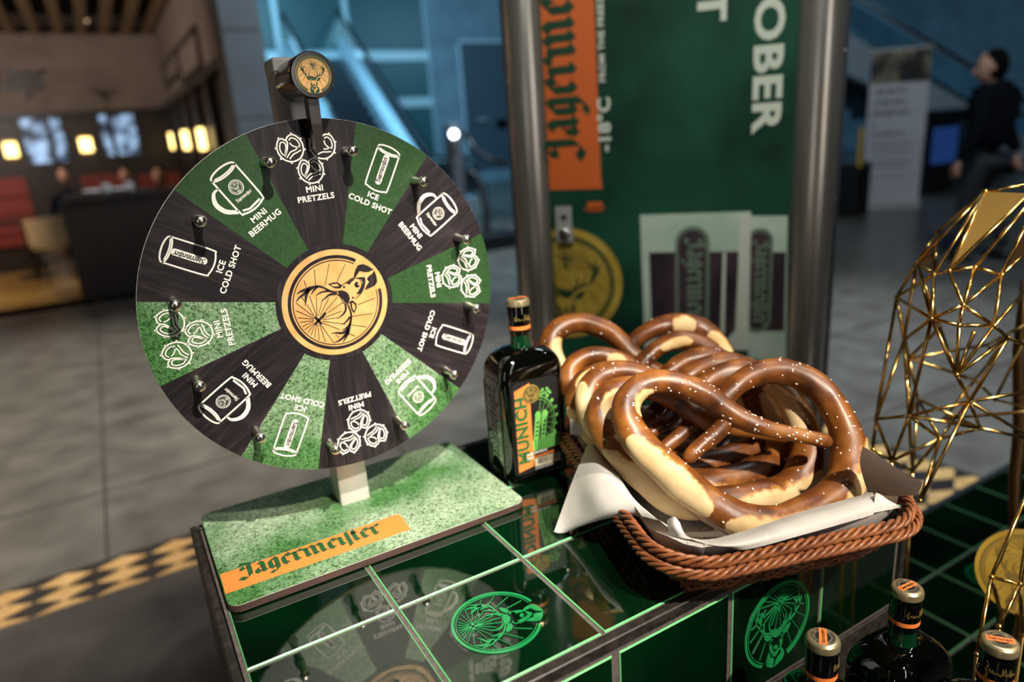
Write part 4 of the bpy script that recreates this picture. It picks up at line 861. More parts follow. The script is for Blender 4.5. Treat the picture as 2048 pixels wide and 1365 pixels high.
# canonical outline, traced in image pixels of the front pretzel: (x, y, radius px, height above the plane in units of T)
FP = [(1367, 925, 15, .035), (1395, 897, 15, .05), (1424, 874, 16, .05), (1444, 852, 18, .03), (1450, 826, 20, -.02), (1448, 800, 21, -.03), (1472, 772, 22, .0), (1505, 752, 24, .0), (1552, 742, 26, .0), (1600, 752, 27, .0), (1645, 785, 28, .0), (1675, 830, 30, .0), (1694, 875, 32, .0), (1700, 920, 35, .0), (1690, 965, 36, .0), (1655, 1000, 34, 0), (1600, 1030, 33, .0), (1540, 1047, 34, .0), (1480, 1040, 36, .0), (1420, 1010, 37, .0), (1365, 965, 36, .0), (1310, 918, 33, .0), (1270, 873, 30, .0), (1252, 830, 28, .0), (1258, 795, 26, .0), (1285, 772, 25, .0), (1325, 765, 24, .01), (1370, 775, 24, .02), (1410, 797, 24, .04), (1445, 828, 23, .07), (1485, 852, 20, .09), (1530, 868, 16, .10), (1580, 878, 14, .10), (1625, 886, 14, .09), (1652, 892, 13, .07)]
tilt = math.radians(50)
n_e1 = e1.copy(); n_e2 = (e2 * math.cos(tilt) + Vector((0, 0, 1)) * math.sin(tilt)); n_n = n_e1.cross(n_e2)     # normal leans to camera and up
PB = onz(1480, 1040, .30)
LOC = []
for px, py, rp, h in FP:
    q = onpl(px, py, PB, n_n); d = (q - CAM).dot(FV); LOC.append(((q - PB).dot(n_e1), (q - PB).dot(n_e2), h * T, rp / FPX * d * 1.02))
cu = (min(q[0] for q in LOC) + max(q[0] for q in LOC)) / 2; cv = (min(q[1] for q in LOC) + max(q[1] for q in LOC)) / 2
PC = PB + n_e1 * cu + n_e2 * cv
LOC = [(a - cu, b2 - cv, c, d) for a, b2, c, d in LOC]
SW = max(q[0] for q in LOC) - min(q[0] for q in LOC)
def pretzel(idx, O, a1, a2, sc, roll, splits, label, salt=70, bend=0.0, flip=1, jit=0.0):
    rng = random.Random(idx * 13 + 1)
    nn = a1.cross(a2).normalized()
    root = thing('soft_pretzel', label, 'pretzel', O, (0, 0, 0), 'soft pretzels heaped in the basket')
    P = []
    for (u, v, h, r) in LOC:
        u, v = u * flip * sc, v * sc; cu_, su_ = math.cos(roll), math.sin(roll); u, v = u * cu_ - v * su_, u * su_ + v * cu_
        h = h * sc + bend * (u * u + v * v) / .01 * .01
        j = Vector((rng.uniform(-1, 1), rng.uniform(-1, 1), rng.uniform(-1, 1))) * jit
        q = O + a1 * u + a2 * v + nn * h + j; rr = r * sc * (1 + rng.uniform(-.04, .04))
        q.z = max(q.z, H0 + .018 + rr); g = q - BO; uu, vv = g.dot(e1), g.dot(e2); lim = rr + .020 - max(0, min(.022, (q.z - H0 - BH) * 1.2))
        if q.z < H0 + BH + rr: q = q + e1 * (min(max(uu, lim), BW - lim) - uu) + e2 * (min(max(vv, lim), BD - lim) - vv)
        P.append((*q, rr))
    C_ = smooth2(P, 7); n = len(C_); NS = 22
    mb = MB(); vals = []; rings = []; prev = None; frames = []
    for i in range(n):
        p = Vector(C_[i][:3]); t = (Vector(C_[min(i + 1, n - 1)][:3]) - Vector(C_[max(i - 1, 0)][:3])).normalized()
        u = nn - t * nn.dot(t); u.normalize(); q = t.cross(u)     # u faces the viewer, q in plane
        s = i / (n - 1); endk = min(1, (i + .6) / 4) * min(1, (n - 1 - i + .6) / 4); endk = endk ** .5
        ring = []
        for j in range(NS):
            a = 2 * PI * j / NS; val = 0; bulge = 0
            for s0, s1, a0, hw in splits:
                if s0 < s < s1:
                    k = math.sin(PI * (s - s0) / (s1 - s0)) ** .45
                    da = abs((a - math.radians(a0) + PI) % (2 * PI) - PI) / (math.radians(hw) * k + 1e-6)
                    val = max(val, 1 - da * .5 if da < 2 else 0); 
                    if da < 1.25: bulge = max(bulge, (.10 * (1 - da ** 6) if da < 1 else -.10 * (1 - abs(da - 1.12) / .13)) )
            nzv = mnoise.noise(p * 38 + Vector((idx, 0, a))) * .085
            rr = C_[i][3] * (1 + nzv + bulge) * endk
            ring.append(p + (u * math.cos(a) + q * math.sin(a)) * rr); vals.append(val)
        rings.append(ring); frames.append((p, u, q, C_[i][3] * endk, s))
    mb.loft(rings, True, True); mb.a = {'split': vals}
    mb.build('crust', M['pretzel'], root, smooth=True)
    sm = MB()
    for k in range(salt):
        p, u, q, rr, s = frames[rng.randrange(4, n - 4)]
        a = rng.gauss(0, 45) * PI / 180
        if any(s0 < s < s1 and abs((a - math.radians(a0) + PI) % (2 * PI) - PI) < math.radians(hw) * 1.1 for s0, s1, a0, hw in splits): continue
        c = p + (u * math.cos(a) + q * math.sin(a)) * rr * 1.0; e = rng.uniform(.0009, .0016)
        ax = [Vector((rng.gauss(0, 1), rng.gauss(0, 1), rng.gauss(0, 1))).normalized()]; ax.append(ax[0].orthogonal().normalized()); ax.append(ax[0].cross(ax[1]))
        sm.box(c, (e * 1.3, e * 1.3, e * rng.uniform(1.2, 2.2)), ax, bev=e * .3)
    if sm.v: sm.build('coarse_salt', M['salt'], root, kind='stuff')
    return root
PD0 = (PC - CAM).dot(FV) / T
def place(idx, px, py, dep, wpx, roll, tl, yaw, splits, label, salt, flip=1, vs=1.0):
    """pretzel centred on a pixel at a depth, wpx = its width in pixels"""
    O = ondep(px, py, dep * T); b1 = Matrix.Rotation(math.radians(yaw), 3, 'Z') @ e1; bb = Matrix.Rotation(math.radians(yaw), 3, 'Z') @ e2
    a2 = bb * math.cos(math.radians(tl)) + Vector((0, 0, 1)) * math.sin(math.radians(tl))
    sc = wpx / FPX * dep * T / SW / max(.2, abs(b1.dot(RV)))
    return pretzel(idx, O, b1, a2, sc, math.radians(roll), splits, label, salt, flip=flip)
# splits: (start, end, angle around the strand, half width)
S1 = [(.405, .475, 225, 62), (.46, .585, 265, 60), (.585, .665, 255, 55), (.735, .80, 62, 40)]
# angle 0 faces the viewer; with the travel direction +-90 is the inner or outer side
p0 = pretzel(1, PC, n_e1, n_e2, 1.0, 0, [(.355, .445, -62, 60), (.45, .545, -48, 60), (.555, .65, -42, 60), (.665, .745, 58, 36)], 'foremost and largest soft pretzel, with long cream splits along its thick bottom curve', 230)
place(2, 1418, 886, PD0 + 0.34, 405, 3, 52, -2, [(.40, .52, -50, 60), (.53, .64, -60, 60), (.665, .745, 25, 30), (.27, .37, 70, 55)], 'soft pretzel directly behind the foremost one, showing pale split dough through its loops', 60)
place(3, 1385, 862, PD0 + 0.62, 385, -2, 55, 3, [(.62, .70, -60, 60), (.48, .60, -60, 66), (.30, .38, 70, 50)], 'third soft pretzel from the front, long pale crack down its left loop', 60)
place(4, 1350, 846, PD0 + 0.90, 360, 3, 57, 0, [(.69, .75, -15, 24), (.58, .67, -75, 70)], 'salt-speckled soft pretzel in the middle of the row, fourth from the front', 90)
place(5, 1312, 800, PD0 + 1.25, 318, 4, 60, 3, [(.60, .70, 50, 60), (.30, .345, 60, 50), (.78, .82, 30, 50), (.19, .25, 20, 32)], 'glossy soft pretzel second from the back, beside the bottle', 50)
place(6, 1282, 764, PD0 + 1.62, 355, -4, 62, -4, [(.215, .25, 20, 58), (.27, .325, 20, 62), (.60, .70, 50, 60)], 'rearmost soft pretzel, two cream patches on top of its right loop', 40)
rng = random.Random(3); sm = MB()
for k in range(90):
    c = bpt(rng.uniform(.06, BW - .06), rng.uniform(.04, .12), .0150); e = rng.uniform(.0008, .0013); sm.box(c, (e * 1.4, e, e))
sm.build('loose_salt', M['salt'], napkin, kind='stuff')
# ------------------------------------------------------------------ low tiled platform and front shelf
LZ = -3.6
shelf = thing('front_shelf', 'black glossy shelf on the front of the tall counter holding three liqueur bottles', 'shelf', wp(3, -1.9, -6))
m = MB(); tb(m, 2.3, 4.75, -2.75, -1.10, -1.92, -1.80, .003); m.build('shelf_board', M['blackplastic'], shelf)
m = MB(); tb(m, 2.4, 2.5, -2.7, -1.2, -6, -1.921); tb(m, 4.6, 4.7, -2.7, -1.2, -6, -1.921); m.build('side_panel', M['blackwood'], shelf)
plat = thing('low_platform', 'low platform covered in dark green glass tiles to the right of the tall counter', 'platform', wp(10, -.5, -6))
gx0, gs = 9.42 - 4, .995; gy0 = .69
m = MB(); tb(m, 5.2, 14.5, -4.0, 1.75, -6, LZ - .075); m.build('carcass', M['blackwood'], plat)
m = MB(); tb(m, 5.2, 14.5, -4.0, 1.68, LZ - .074, LZ - .016); m.build('grout_bed', M['grout'], plat)
m = MB(); tb(m, 5.2, 14.5, 1.685, 1.78, LZ - .074, LZ + .006, .001); m.build('edge_trim', M['steel_dark'], plat)
for i in range(9):
    for j in range(5):
        glass_tile(wp(gx0 + (i + .5) * gs, gy0 + gs * (.5 - j), LZ), AX, parent=plat, size=T * gs, emb=((i, j) in ((4, 1), (1, 3))), ang=math.radians(70), rad=.36)
# gold emblem disc standing on the platform
ED = ondep(2052, 1148, 6.45 * T)
edisc = thing('gold_emblem_disc', 'round gold disc printed with a stag emblem standing behind the wire sculpture', 'disc', (ED.x, ED.y, H0 + LZ * T))
nrm = (CAM - ED); nrm.z = nrm.z * .6; nrm.normalize(); ea = Vector((0, 0, 1)).cross(nrm).normalized(); eb = nrm.cross(ea)
ef = lambda u, v, d: ED + ea * u + eb * v + nrm * d
m = MB(); er = .40 * T; m.loft([[ef(u, v, d) for u, v in disc2(0, 0, er, 64)] for d in (-.006, 0)], True, True); m.build('gold_plate', M['poster_gold'], edisc)
m = MB(); put_polys(m, EMBLEM, ef, 0, 0, er, 0, .0006); m.build('emblem_print', M['medal'], edisc)
m = MB(); bz = (ED - eb * er * .9); m.tube([ED - eb * er * .2 - nrm * .008, Vector((bz.x - nrm.x * .05, bz.y - nrm.y * .05, H0 + LZ * T))], .004, 8); m.tube([ED - eb * er * .95, Vector((bz.x, bz.y, H0 + LZ * T))], .004, 8); m.build('stand_rod', M['gold'], edisc)
# ------------------------------------------------------------------ gold wire sculpture
NODES = {'a': (1970, 384, 6.0), 'b': (2075, 366, 5.9), 'b1': (2060, 388, 5.7), 'b2': (2062, 402, 5.6), 'b3': (2064, 425, 5.6), 'c': (1833, 527, 6.3), 'd': (1876, 463, 6.5), 'e': (1793, 595, 6.6), 'f': (1868, 549, 5.9), 'g': (1898, 542, 5.8), 'h': (1950, 535, 5.7), 'i': (2003, 550, 5.65), 'j': (1926, 611, 5.5), 'k': (1863, 638, 5.65), 'l': (1918, 651, 5.5), 'm': (1988, 652, 5.5), 'n': (2016, 676, 5.7), 'o': (1808, 681, 6.4), 'p': (1913, 750, 5.6), 'q': (1947, 667, 5.9), 'q2': (1980, 698, 6.1), 'r': (1818, 717, 6.9), 's': (1880, 655, 6.3), 't': (1939, 804, 5.9), 'u': (1752, 839, 6.4), 'v': (1818, 832, 6.1), 'w': (1960, 857, 6.1), 'x': (1880, 878, 6.3), 'y': (1911, 834, 6.7), 'z': (1825, 942, 6.9), 'A': (1784, 922, 6.5), 'B': (1746, 900, 6.5), 'C': (1836, 799, 7.0), 'D': (2075, 780, 6.0), 'E': (2075, 822, 6.2), 'F': (2068, 490, 5.9), 'G': (2070, 560, 6.3), 'H': (2072, 700, 6.2), 'I': (2070, 880, 6.3), 'J': (2068, 640, 6.9), 'K': (1983, 1155, 5.5), 'L': (2040, 1169, 5.4), 'N': (1954, 1310, 5.3), 'O': (2004, 1238, 5.7), 'Pn': (1998, 1254, 5.3), 'Q': (2045, 1270, 5.6), 'R': (2075, 940, 5.8), 'X': (1950, 760, 7.0), 'Y': (1990, 800, 7.1), 'U': (1975, 690, 7.1), 'W': (1840, 1002, 5.9), 'Z': (1770, 935, 6.4), 'S': (1888, 838, 7.0)}
RODS = 'a-b a-d a-f a-g b1-g b2-h b3-i d-c c-e c-f c-k c-o e-o e-u e-k f-k f-g g-h h-i g-j h-j j-k j-m j-l k-l l-m i-m i-j i-F m-G m-n l-p m-p n-p n-H n-t k-p k-o o-v o-u o-r k-v r-v r-U u-v v-t t-D t-w v-w w-I t-I p-t x-v x-A u-A v-A u-B q-p q2-n s-k s-p s-r C-v C-x y-x y-C r-C z-v z-x r-X X-Y Y-E X-S S-w y-t C-z e-r d-f c-s U-J H-J G-J Y-J S-y w-x x-W t-W D-E K-L K-N K-O L-Pn L-Q R-K R-L U-n X-n a-c B-A z-A y-w S-E p-X f-e'.split()
sculpt = thing('wire_sculpture', 'tall gold wire animal sculpture of welded triangles with a few gold sheet faces', 'sculpture', wp(5.7, -1.0, LZ))
NP = {k: ondep(x, y, d * T) for k, (x, y, d) in NODES.items()}
foot = lambda k, dx=0, dy=0: Vector((NP[k].x + dx, NP[k].y + dy, H0 + LZ * T))
for s in RODS:
    a, b2 = s.split('-'); m = MB(); m.tube([NP[a], NP[b2]], .0023, 8); m.build('rod', M['gold'], sculpt, smooth=True)
for a, dx, dy in (('N', -.01, -.02), ('O', .01, 0), ('Pn', -.0, -.02), ('Q', .02, 0), ('z', .02, -.01), ('A', .01, .01)):
    m = MB(); m.tube([NP[a], foot(a, dx, dy)], .0024, 8); m.build('rod', M['gold'], sculpt, smooth=True)
for s in ('x-W', 'w-W'): pass
for k, p in NP.items():
    m = MB(); m.sphere(p, .0034, 10, 6); m.build('weld', M['gold'], sculpt, smooth=True)
for tri, mt in ((('a', 'b1', 'g'), 'goldpanel'), (('d', 'c', 'f'), 'bronze'), (('F', 'b3', 'i'), 'bronze')):
    ps = [NP[k] for k in tri]; nn = (ps[1] - ps[0]).cross(ps[2] - ps[0]).normalized() * .0008
    m = MB(); m.loft([[q - nn for q in ps], [q + nn for q in ps]], True, True); m.build('gold_sheet', M[mt], sculpt)
m = MB(); m.tube([ondep(2050, 560, 7.6 * T), ondep(2036, 700, 7.6 * T), ondep(2040, 860, 7.6 * T), ondep(2030, 950, 7.6 * T), ondep(2026, 1080, 7.4 * T), Vector((ondep(2026, 1080, 7.4 * T).x, ondep(2026, 1080, 7.4 * T).y, H0 + LZ * T))], [.006, .008, .010, .009, .006, .006], 10); m.build('bronze_leg', M['bronze'], sculpt, smooth=True)
m = MB(); q = ondep(1797, 1060, 6.3 * T); m.tube([Vector((q.x, q.y, H0 - .25 * T)), Vector((q.x, q.y, H0 + LZ * T))], .008, 10); m.build('bronze_leg', M['poster_gold'], sculpt, smooth=True)

# ------------------------------------------------------------------ beverage cooler with printed glass door
CN = Vector((-.70711, -.70711, 0)); CU = Vector((.70711, -.70711, 0)); CP = CAM + ray(1340, 430) * 11.6 * T
def cf(u, v, d): return Vector((CP.x, CP.y, 0)) + CU * (u * T) + Vector((0, 0, v)) + CN * d     # u in T, v metres height
def cpl(px, py):
    q = onpl(px, py, CP, CN); return (q - CP).dot(CU) / T, q.z
cooler = thing('drinks_cooler', 'tall drinks cooler between two brushed steel columns with a dark green poster door', 'cooler', (CP.x, CP.y, 0))
m = MB(); m.loft([[cf(u, v, d) for u, v in ((-2.05, .02), (1.90, .02), (1.90, 2.05), (-2.05, 2.05))] for d in (-.55, -.012)], True, True); m.build('cabinet', M['steel_dark'], cooler)
for sg, uc in ((0, -2.36), (1, 2.22)):
    m = MB(); m.lathe(cf(uc, .0, -.03), [(.049, 0), (.051, .004), (.051, 2.12), (.046, 2.13)], 40); col = m.build('steel_column', M['steel'], cooler, smooth=True, auto=40)
    m = MB()
    m.loft([[cf(uc + (.36 if sg else -.36) + du, v, -.05 + dd) for du, dd in ((-.05, -.02), (.05, -.02), (.05, .02), (-.05, .02))] for v in (0, 2.1)], True, True); m.build('edge_strip', M['steel_dark'], cooler)
    for k in range(5):
        m = MB(); m.sphere(cf(uc + (.36 if sg else -.36), .5 + k * .33, -.028), .004, 8, 6); m.build('rivet', M['chrome'], col)
m = MB(); m.loft([[cf(u, v, d) for u, v in ((-2.04, .12), (1.89, .12), (1.89, 2.0), (-2.04, 2.0))] for d in (-.011, 0)], True, True); door = m.build('poster_door', M['poster_green'], cooler)
def poly_px(pts, d, mb, mi=0): mb.add([cf(*cpl(x, y), d) for x, y in pts], [tuple(range(len(pts)))], mi)
m = MB(); u0, v0 = cpl(1106, 380); u1, v1 = cpl(1205, 376); 
m.flat([(-2.03, v0), (u1, v1 - .002), (u1 - .02, v1 + .03), (u1 - .06, 1.99), (-2.03, 1.99)], lambda u, v, d: cf(u, v, d), .001); m.build('orange_bar', M['orange_matt'], door)
cm = lambda u, v, d: cf(u / T, v, d)       # both in metres
ub, vb = cpl(1140, 318); m = MB()
uj0, vj0 = cpl(1158, 318); uj1, vj1 = cpl(1150, 0); sc = (vj1 - vj0) / (blackletter('Jagerme', 1.0)[1] * .955)
put_polys(m, JW, cm, uj0 * T, vj0, sc, PI / 2 + .004, .002, sx=1); m.build('brand_lettering', M['green_ink'], door)
m = MB()
u, v = cpl(1208, 240); put_text(m, '-18°C', cm, u * T, v - .012, .030, PI / 2, .003, bold=.035, align='c', wscale=1.2)
u, v = cpl(1204, 160); put_text(m, 'FROM THE FREEZER', cm, u * T + .001, v - .005, .0145, PI / 2, .003, bold=.035, align='l', wscale=1.15)
u, v = cpl(1533, 268); put_text(m, 'OKTOBER', cm, u * T, v, .062, -PI / 2, .002, bold=.035, align='r', wscale=1.28)
u, v = cpl(1425, 44); put_text(m, 'FEST', cm, u * T, v, .062, -PI / 2, .002, bold=.035, align='r', wscale=1.28)
m.build('cream_lettering', M['poster_white'], door, kind='stuff')
m = MB()
u, v = cpl(1190, 409); m.flat([(a * T, b2) for a, b2 in ((u - .13, v - .006), (u + .13, v - .006), (u + .13, v + .006), (u - .13, v + .006))], cm, .002)
for k in range(2): m.flat([((u - .18 + .05 * k) * T, v - .012 - .006 * k), ((u + .18 - .05 * k) * T, v - .012 - .006 * k), ((u + .18 - .05 * k) * T, v - .0085 - .006 * k), ((u - .18 + .05 * k) * T, v - .0085 - .006 * k)], cm, .002)
m.build('small_orange_mark', M['orange_matt'], door)
# printed glasses
m = MB(); poly_px([(1280, 430), (1502, 423), (1498, 700), (1290, 700)], .0015, m); poly_px([(1500, 432), (1575, 432), (1572, 720), (1496, 720)], .0012, m); m.build('printed_glass', M['poster_glow'], door)
m = MB(); poly_px([(1298, 505), (1478, 503), (1470, 660), (1445, 690), (1330, 690), (1304, 660)], .002, m); poly_px([(1505, 503), (1572, 505), (1568, 662), (1510, 662)], .002, m); m.build('printed_drink', M['poster_drink'], door)
for cx_, wd, y0_, y1_ in ((1385, 66, 452, 700), (1520, 50, 456, 665)):
    u0, v0 = cpl(cx_, y1_); u1, v1 = cpl(cx_, y0_); wd_ = wd / FPX * 11.8 * T
    pl_ = pill(u1 * T, (v0 + v1) / 2, v1 - v0, wd_, 10); m = MB(); m.flat(pl_, cm, .0026); pp = m.build('embossed_badge_print', M['poster_glass'], door)
    pl_ = pill(u1 * T, (v0 + v1) / 2, v1 - v0 - .02, wd_ * .8, 10); m = MB(); m.flat(pl_, cm, .003); m.build('embossed_badge_centre', M['poster_drink'] , pp)
    m = MB(); put_polys(m, JW, cm, u1 * T - wd_ * .14, v1 - .03, (v1 - v0 - .05) / JWW, -PI / 2, .0035); m.build('badge_lettering', M['poster_glass'], pp)
m = MB(); poly_px([(1480, 430), (1502, 424), (1497, 700), (1470, 700)], .0032, m); poly_px([(1446, 505), (1452, 505), (1448, 690), (1440, 690)], .0032, m); m.build('glass_highlight_print', M['poster_white'], door)
uc_, vc_ = cpl(1133, 568); ur, _ = cpl(1245, 568); rr_ = (ur - uc_) * T
m = MB(); put_polys(m, clip_left([disc2(0, 0, 1, 64)], uc_ * T, rr_, -2.03 * T), cm, uc_ * T, vc_, rr_, 0, .0022); m.build('gold_emblem_disc', M['poster_gold'], door)
m = MB(); put_polys(m, clip_left(EMBLEM, uc_ * T, rr_ * .96, -2.03 * T), cm, uc_ * T, vc_, rr_ * .96, 0, .003); m.build('stag_emblem_print', M['green_ink'], door)
m = MB(); u, v = cpl(1130, 448); m.loft([[cm(a, b2, d) for a, b2 in ((u * T - .021, v - .046), (u * T + .021, v - .046), (u * T + .021, v + .046), (u * T - .021, v + .046))] for d in (.004, .016)], True, True); lk = m.build('lock_plate', M['alu'], cooler)
cax2 = (CU, Vector((0, 0, 1)), CN)
m = MB(); m.lathe(cm(u * T, v - .024, .016), [(.014, 0), (.014, .008), (.011, .010)], 24, cax2); m.build('lock_cylinder', M['chrome'], lk, smooth=True, auto=40)
m = MB(); m.lathe(cm(u * T, v + .018, .0162), [(.008, 0), (.007, .001)], 16, cax2); m.build('key_hole', M['rubber'], lk)
# ------------------------------------------------------------------ room shell
def struct(name, mb, mt, **k):
    o = mb.build(name, mt, None, **k); o['kind'] = 'structure'; return o
def sbox(name, x0, x1, y0, y1, z0, z1, mt, parent=None):
    m = MB(); m.box(((x0 + x1) / 2, (y0 + y1) / 2, (z0 + z1) / 2), (abs(x1 - x0), abs(y1 - y0), abs(z1 - z0)))
    if parent is None: return struct(name, m, mt)
    return m.build(name, mt, parent)
sbox('ceiling', -10, 24, -3.5, 26, 6.5, 6.7, M['blackceil'])
sbox('wall_left', -10.2, -10, -3.5, 26, 0, 6.5, M['rwall'])
sbox('wall_right', 24, 24.2, -3.5, 26, 0, 6.5, M['bluewall'])
sbox('wall_front', -10, 24, -3.7, -3.5, 0, 6.5, M['blackceil'])
# ------------------------------------------------------------------ restaurant on the left
YB = ondep(150, 228, 13.0).y                       # back wall plane
XS = ony(335, 215, YB).x                           # side wall plane
YN = onx(474, 150, XS).y                           # near end of the side wall panelling
zt = ony(150, 228, YB).z                           # top of the dark panelling
wb = sbox('wall_back', -10, XS, YB, YB + .2, 0, 6.5, M['rwall'])
ws = sbox('wall_side', XS, XS + .3, YN, YB, 0, 6.5, M['rwall'])
# dark wood panelling, one board panel between pilasters
pitch = 1.02
for i in range(7):
    x1 = XS - i * pitch; p = sbox('wood_panel', x1 - pitch + .01, x1 - .01, YB - .06, YB - .001, .1, zt - .06, M['darkwood'], wb)
    sbox('pilaster', x1 - .09, x1 + .0, YB - .12, YB - .061, 0, zt, M['darkwood'], wb)
sbox('panel_cornice', -9.8, XS, YB - .16, YB - .001, zt - .05, zt + .05, M['darkwood'], wb)
n = 6; step = (YB - YN) / n
for i in range(n):
    y0 = YN + i * step
    sbox('wood_panel', XS - .06, XS - .001, y0 + .01, y0 + step - .01, .1, zt - .06, M['darkwood'], ws)
    sbox('pilaster', XS - .14, XS - .061, y0, y0 + .12, 0, zt, M['darkwood'], ws)
sbox('panel_cornice', XS - .17, XS - .001, YN, YB, zt - .05, zt + .05, M['darkwood'], ws)
# end face of the dark wood partition next to the grey column
sbox('partition_end', XS - .18, XS + .32, YN - .08, YN, 0, zt + .06, M['darkwood'], ws)
# ceiling slats
zc = ony(150, 70, YB).z
sbox('ceiling_board', -10, XS + .3, YN - 1.0, YB, zc + .35, zc + .4, M['blackceil'], wb)
for i in range(17):
    x = XS - .12 - i * .36; sbox('ceiling_slat', x - .075, x + .075, YN - .9, YB - .01, zc, zc + .16, M['slat'], wb)
q = ony(165, 35, YB - 1.4)
dl = thing('ceiling_downlight', 'small glowing round downlight between the beige ceiling slats', 'lamp', (q.x, q.y, zc + .02))
m = MB(); m.lathe((q.x, q.y, zc + .02), [(.09, 0), (.09, .30)], 24); m.build('housing', M['greymetal'], dl, smooth=True, auto=40)
m = MB(); m.lathe((q.x, q.y, zc + .012), [(.07, 0), (.07, .006)], 24); m.build('lens', mat('warm_lamp_lens', (1, .8, .5), .4, emit=(1, .72, .4), es=2.2), dl)
# blackletter shop sign on the wall
P, wdt = blackletter('mayr', 1.0)
qa = ony(-20, 182, YB - .02); qb = ony(100, 176, YB - .02); hs = (ony(40, 148, YB).z - ony(40, 180, YB).z)
hs *= 1.25; sg = thing('wall_sign', 'dark broken-script letters on the taupe restaurant wall', 'sign', (qb.x, YB, qa.z))
x = qb.x - wdt * hs * 1.08
for ch in 'mayr':
    m = MB(); PP, a = blackletter(ch, hs * 1.08)
    wfr = lambda u, v, d, x=x: Vector((x + u, YB - .015 - d, qa.z + v))
    m2 = MB(); [m2.prism(p, wfr, 0, .02) for p in PP]; m2.build('letter', M['rubber'], sg); x += a
# faint antler lamp on the wall
q = ony(205, 190, YB - .12); al = thing('antler_ornament', 'dark faint ornament with spreading arms on the taupe wall above the panelling', 'ornament', q)
for dx, dz in ((-.22, .12), (.24, .10), (-.12, .18), (.10, .2), (0, -.28)):
    m = MB(); m.tube([q, q + Vector((dx * .5, -.03, dz * .3)), q + Vector((dx, -.05, dz))], [.016, .012, .006], 6); m.build('arm', M['darkwood'], al, smooth=True)
# sconces
def sconce(P, nrm, label, w_=.13, h_=.26):
    t = thing('wall_sconce', label, 'lamp', P, (0, 0, 0), 'amber wall sconces in the restaurant')
    s = nrm.cross(Vector((0, 0, 1))).normalized()
    m = MB(); m.box(P, (.02, w_ * .9, h_ * 1.25), (nrm, s, Vector((0, 0, 1)))); m.build('back_plate', M['sconce_frame'], t)
    m = MB(); m.loft([[P + nrm * (.02 + .085 * math.sin(a)) + s * (w_ * .5 * math.cos(a)) + Vector((0, 0, z)) for a in [PI * k / 8 for k in range(9)]] for z in (-h_ / 2, h_ / 2)], False, False, closed=False); m.build('shade', M['sconce'], t, smooth=True)
    for z in (-h_ / 2, h_ / 2):
        m = MB(); m.tube([P + nrm * (.02 + .088 * math.sin(a)) + s * (w_ * .52 * math.cos(a)) + Vector((0, 0, z)) for a in [PI * k / 8 for k in range(9)]], .008, 6); m.build('ring', M['sconce_frame'], t)
NB = Vector((0, -1, 0)); NS_ = Vector((-1, 0, 0))
sconce(ony(22, 300, YB - .07), NB, 'amber sconce at the far left edge of the dark panelled back wall', .20)
sconce(ony(172, 290, YB - .07), NB, 'amber sconce on the back wall between the two bright blue openings', .20)
for i, px in enumerate((312, 331, 352, 379, 412)):
    lb = ['farthest', 'second farthest', 'middle', 'second nearest', 'nearest'][i] + ' amber sconce in the row of five on the side wall'
    q = onx(px, 286 - i * 2, XS - .08)
    sconce(q, NS_, lb, .15 , .30)
# picture frames on the side wall
for pts, lb in ((((334, 176), (352, 95)), 'dark tall picture frame on the side wall, nearer the corner'), (((366, 168), (388, 52)), 'dark tall picture frame on the side wall, nearer the column')):
    a = onx(*pts[0], XS - .02); c = onx(*pts[1], XS - .02); y0, y1 = sorted((a.y, c.y)); z0, z1 = sorted((a.z, c.z)); y0 -= .1
    t = thing('picture_frame', lb, 'picture', (XS, (y0 + y1) / 2, (z0 + z1) / 2))
    for by0, by1, bz0, bz1 in ((y0, y1, z0, z0 + .05), (y0, y1, z1 - .05, z1), (y0, y0 + .05, z0 + .05, z1 - .05), (y1 - .05, y1, z0 + .05, z1 - .05)): sbox('frame_bar', XS - .05, XS - .002, by0, by1, bz0, bz1, M['darkwood'], t)
    sbox('picture', XS - .02, XS - .003, y0 + .05, y1 - .05, z0 + .05, z1 - .05, M['rwall'], t)
# bright openings in the back wall
for i, (x0, x1, y0, y1) in enumerate(((60, 118, 234, 328), (214, 264, 224, 312))):
    a = ony(x0, y1, YB - .07); c = ony(x1, y0, YB - .07)
    t = thing('lit_screen', ('left' if i == 0 else 'right') + ' bright bluish opening in the dark panelled restaurant wall', 'window', ((a.x + c.x) / 2, YB - .07, (a.z + c.z) / 2))
    sbox('pane', a.x, c.x, YB - .075, YB - .065, a.z, c.z, M['screen'], t)
    for bx in ((a.x - .04, a.x, a.z - .04, c.z + .04), (c.x, c.x + .04, a.z - .04, c.z + .04), (a.x, c.x, a.z - .04, a.z), (a.x, c.x, c.z, c.z + .04)): sbox('frame_bar', bx[0], bx[1], YB - .10, YB - .062, bx[2], bx[3], M['darkwood'], t)
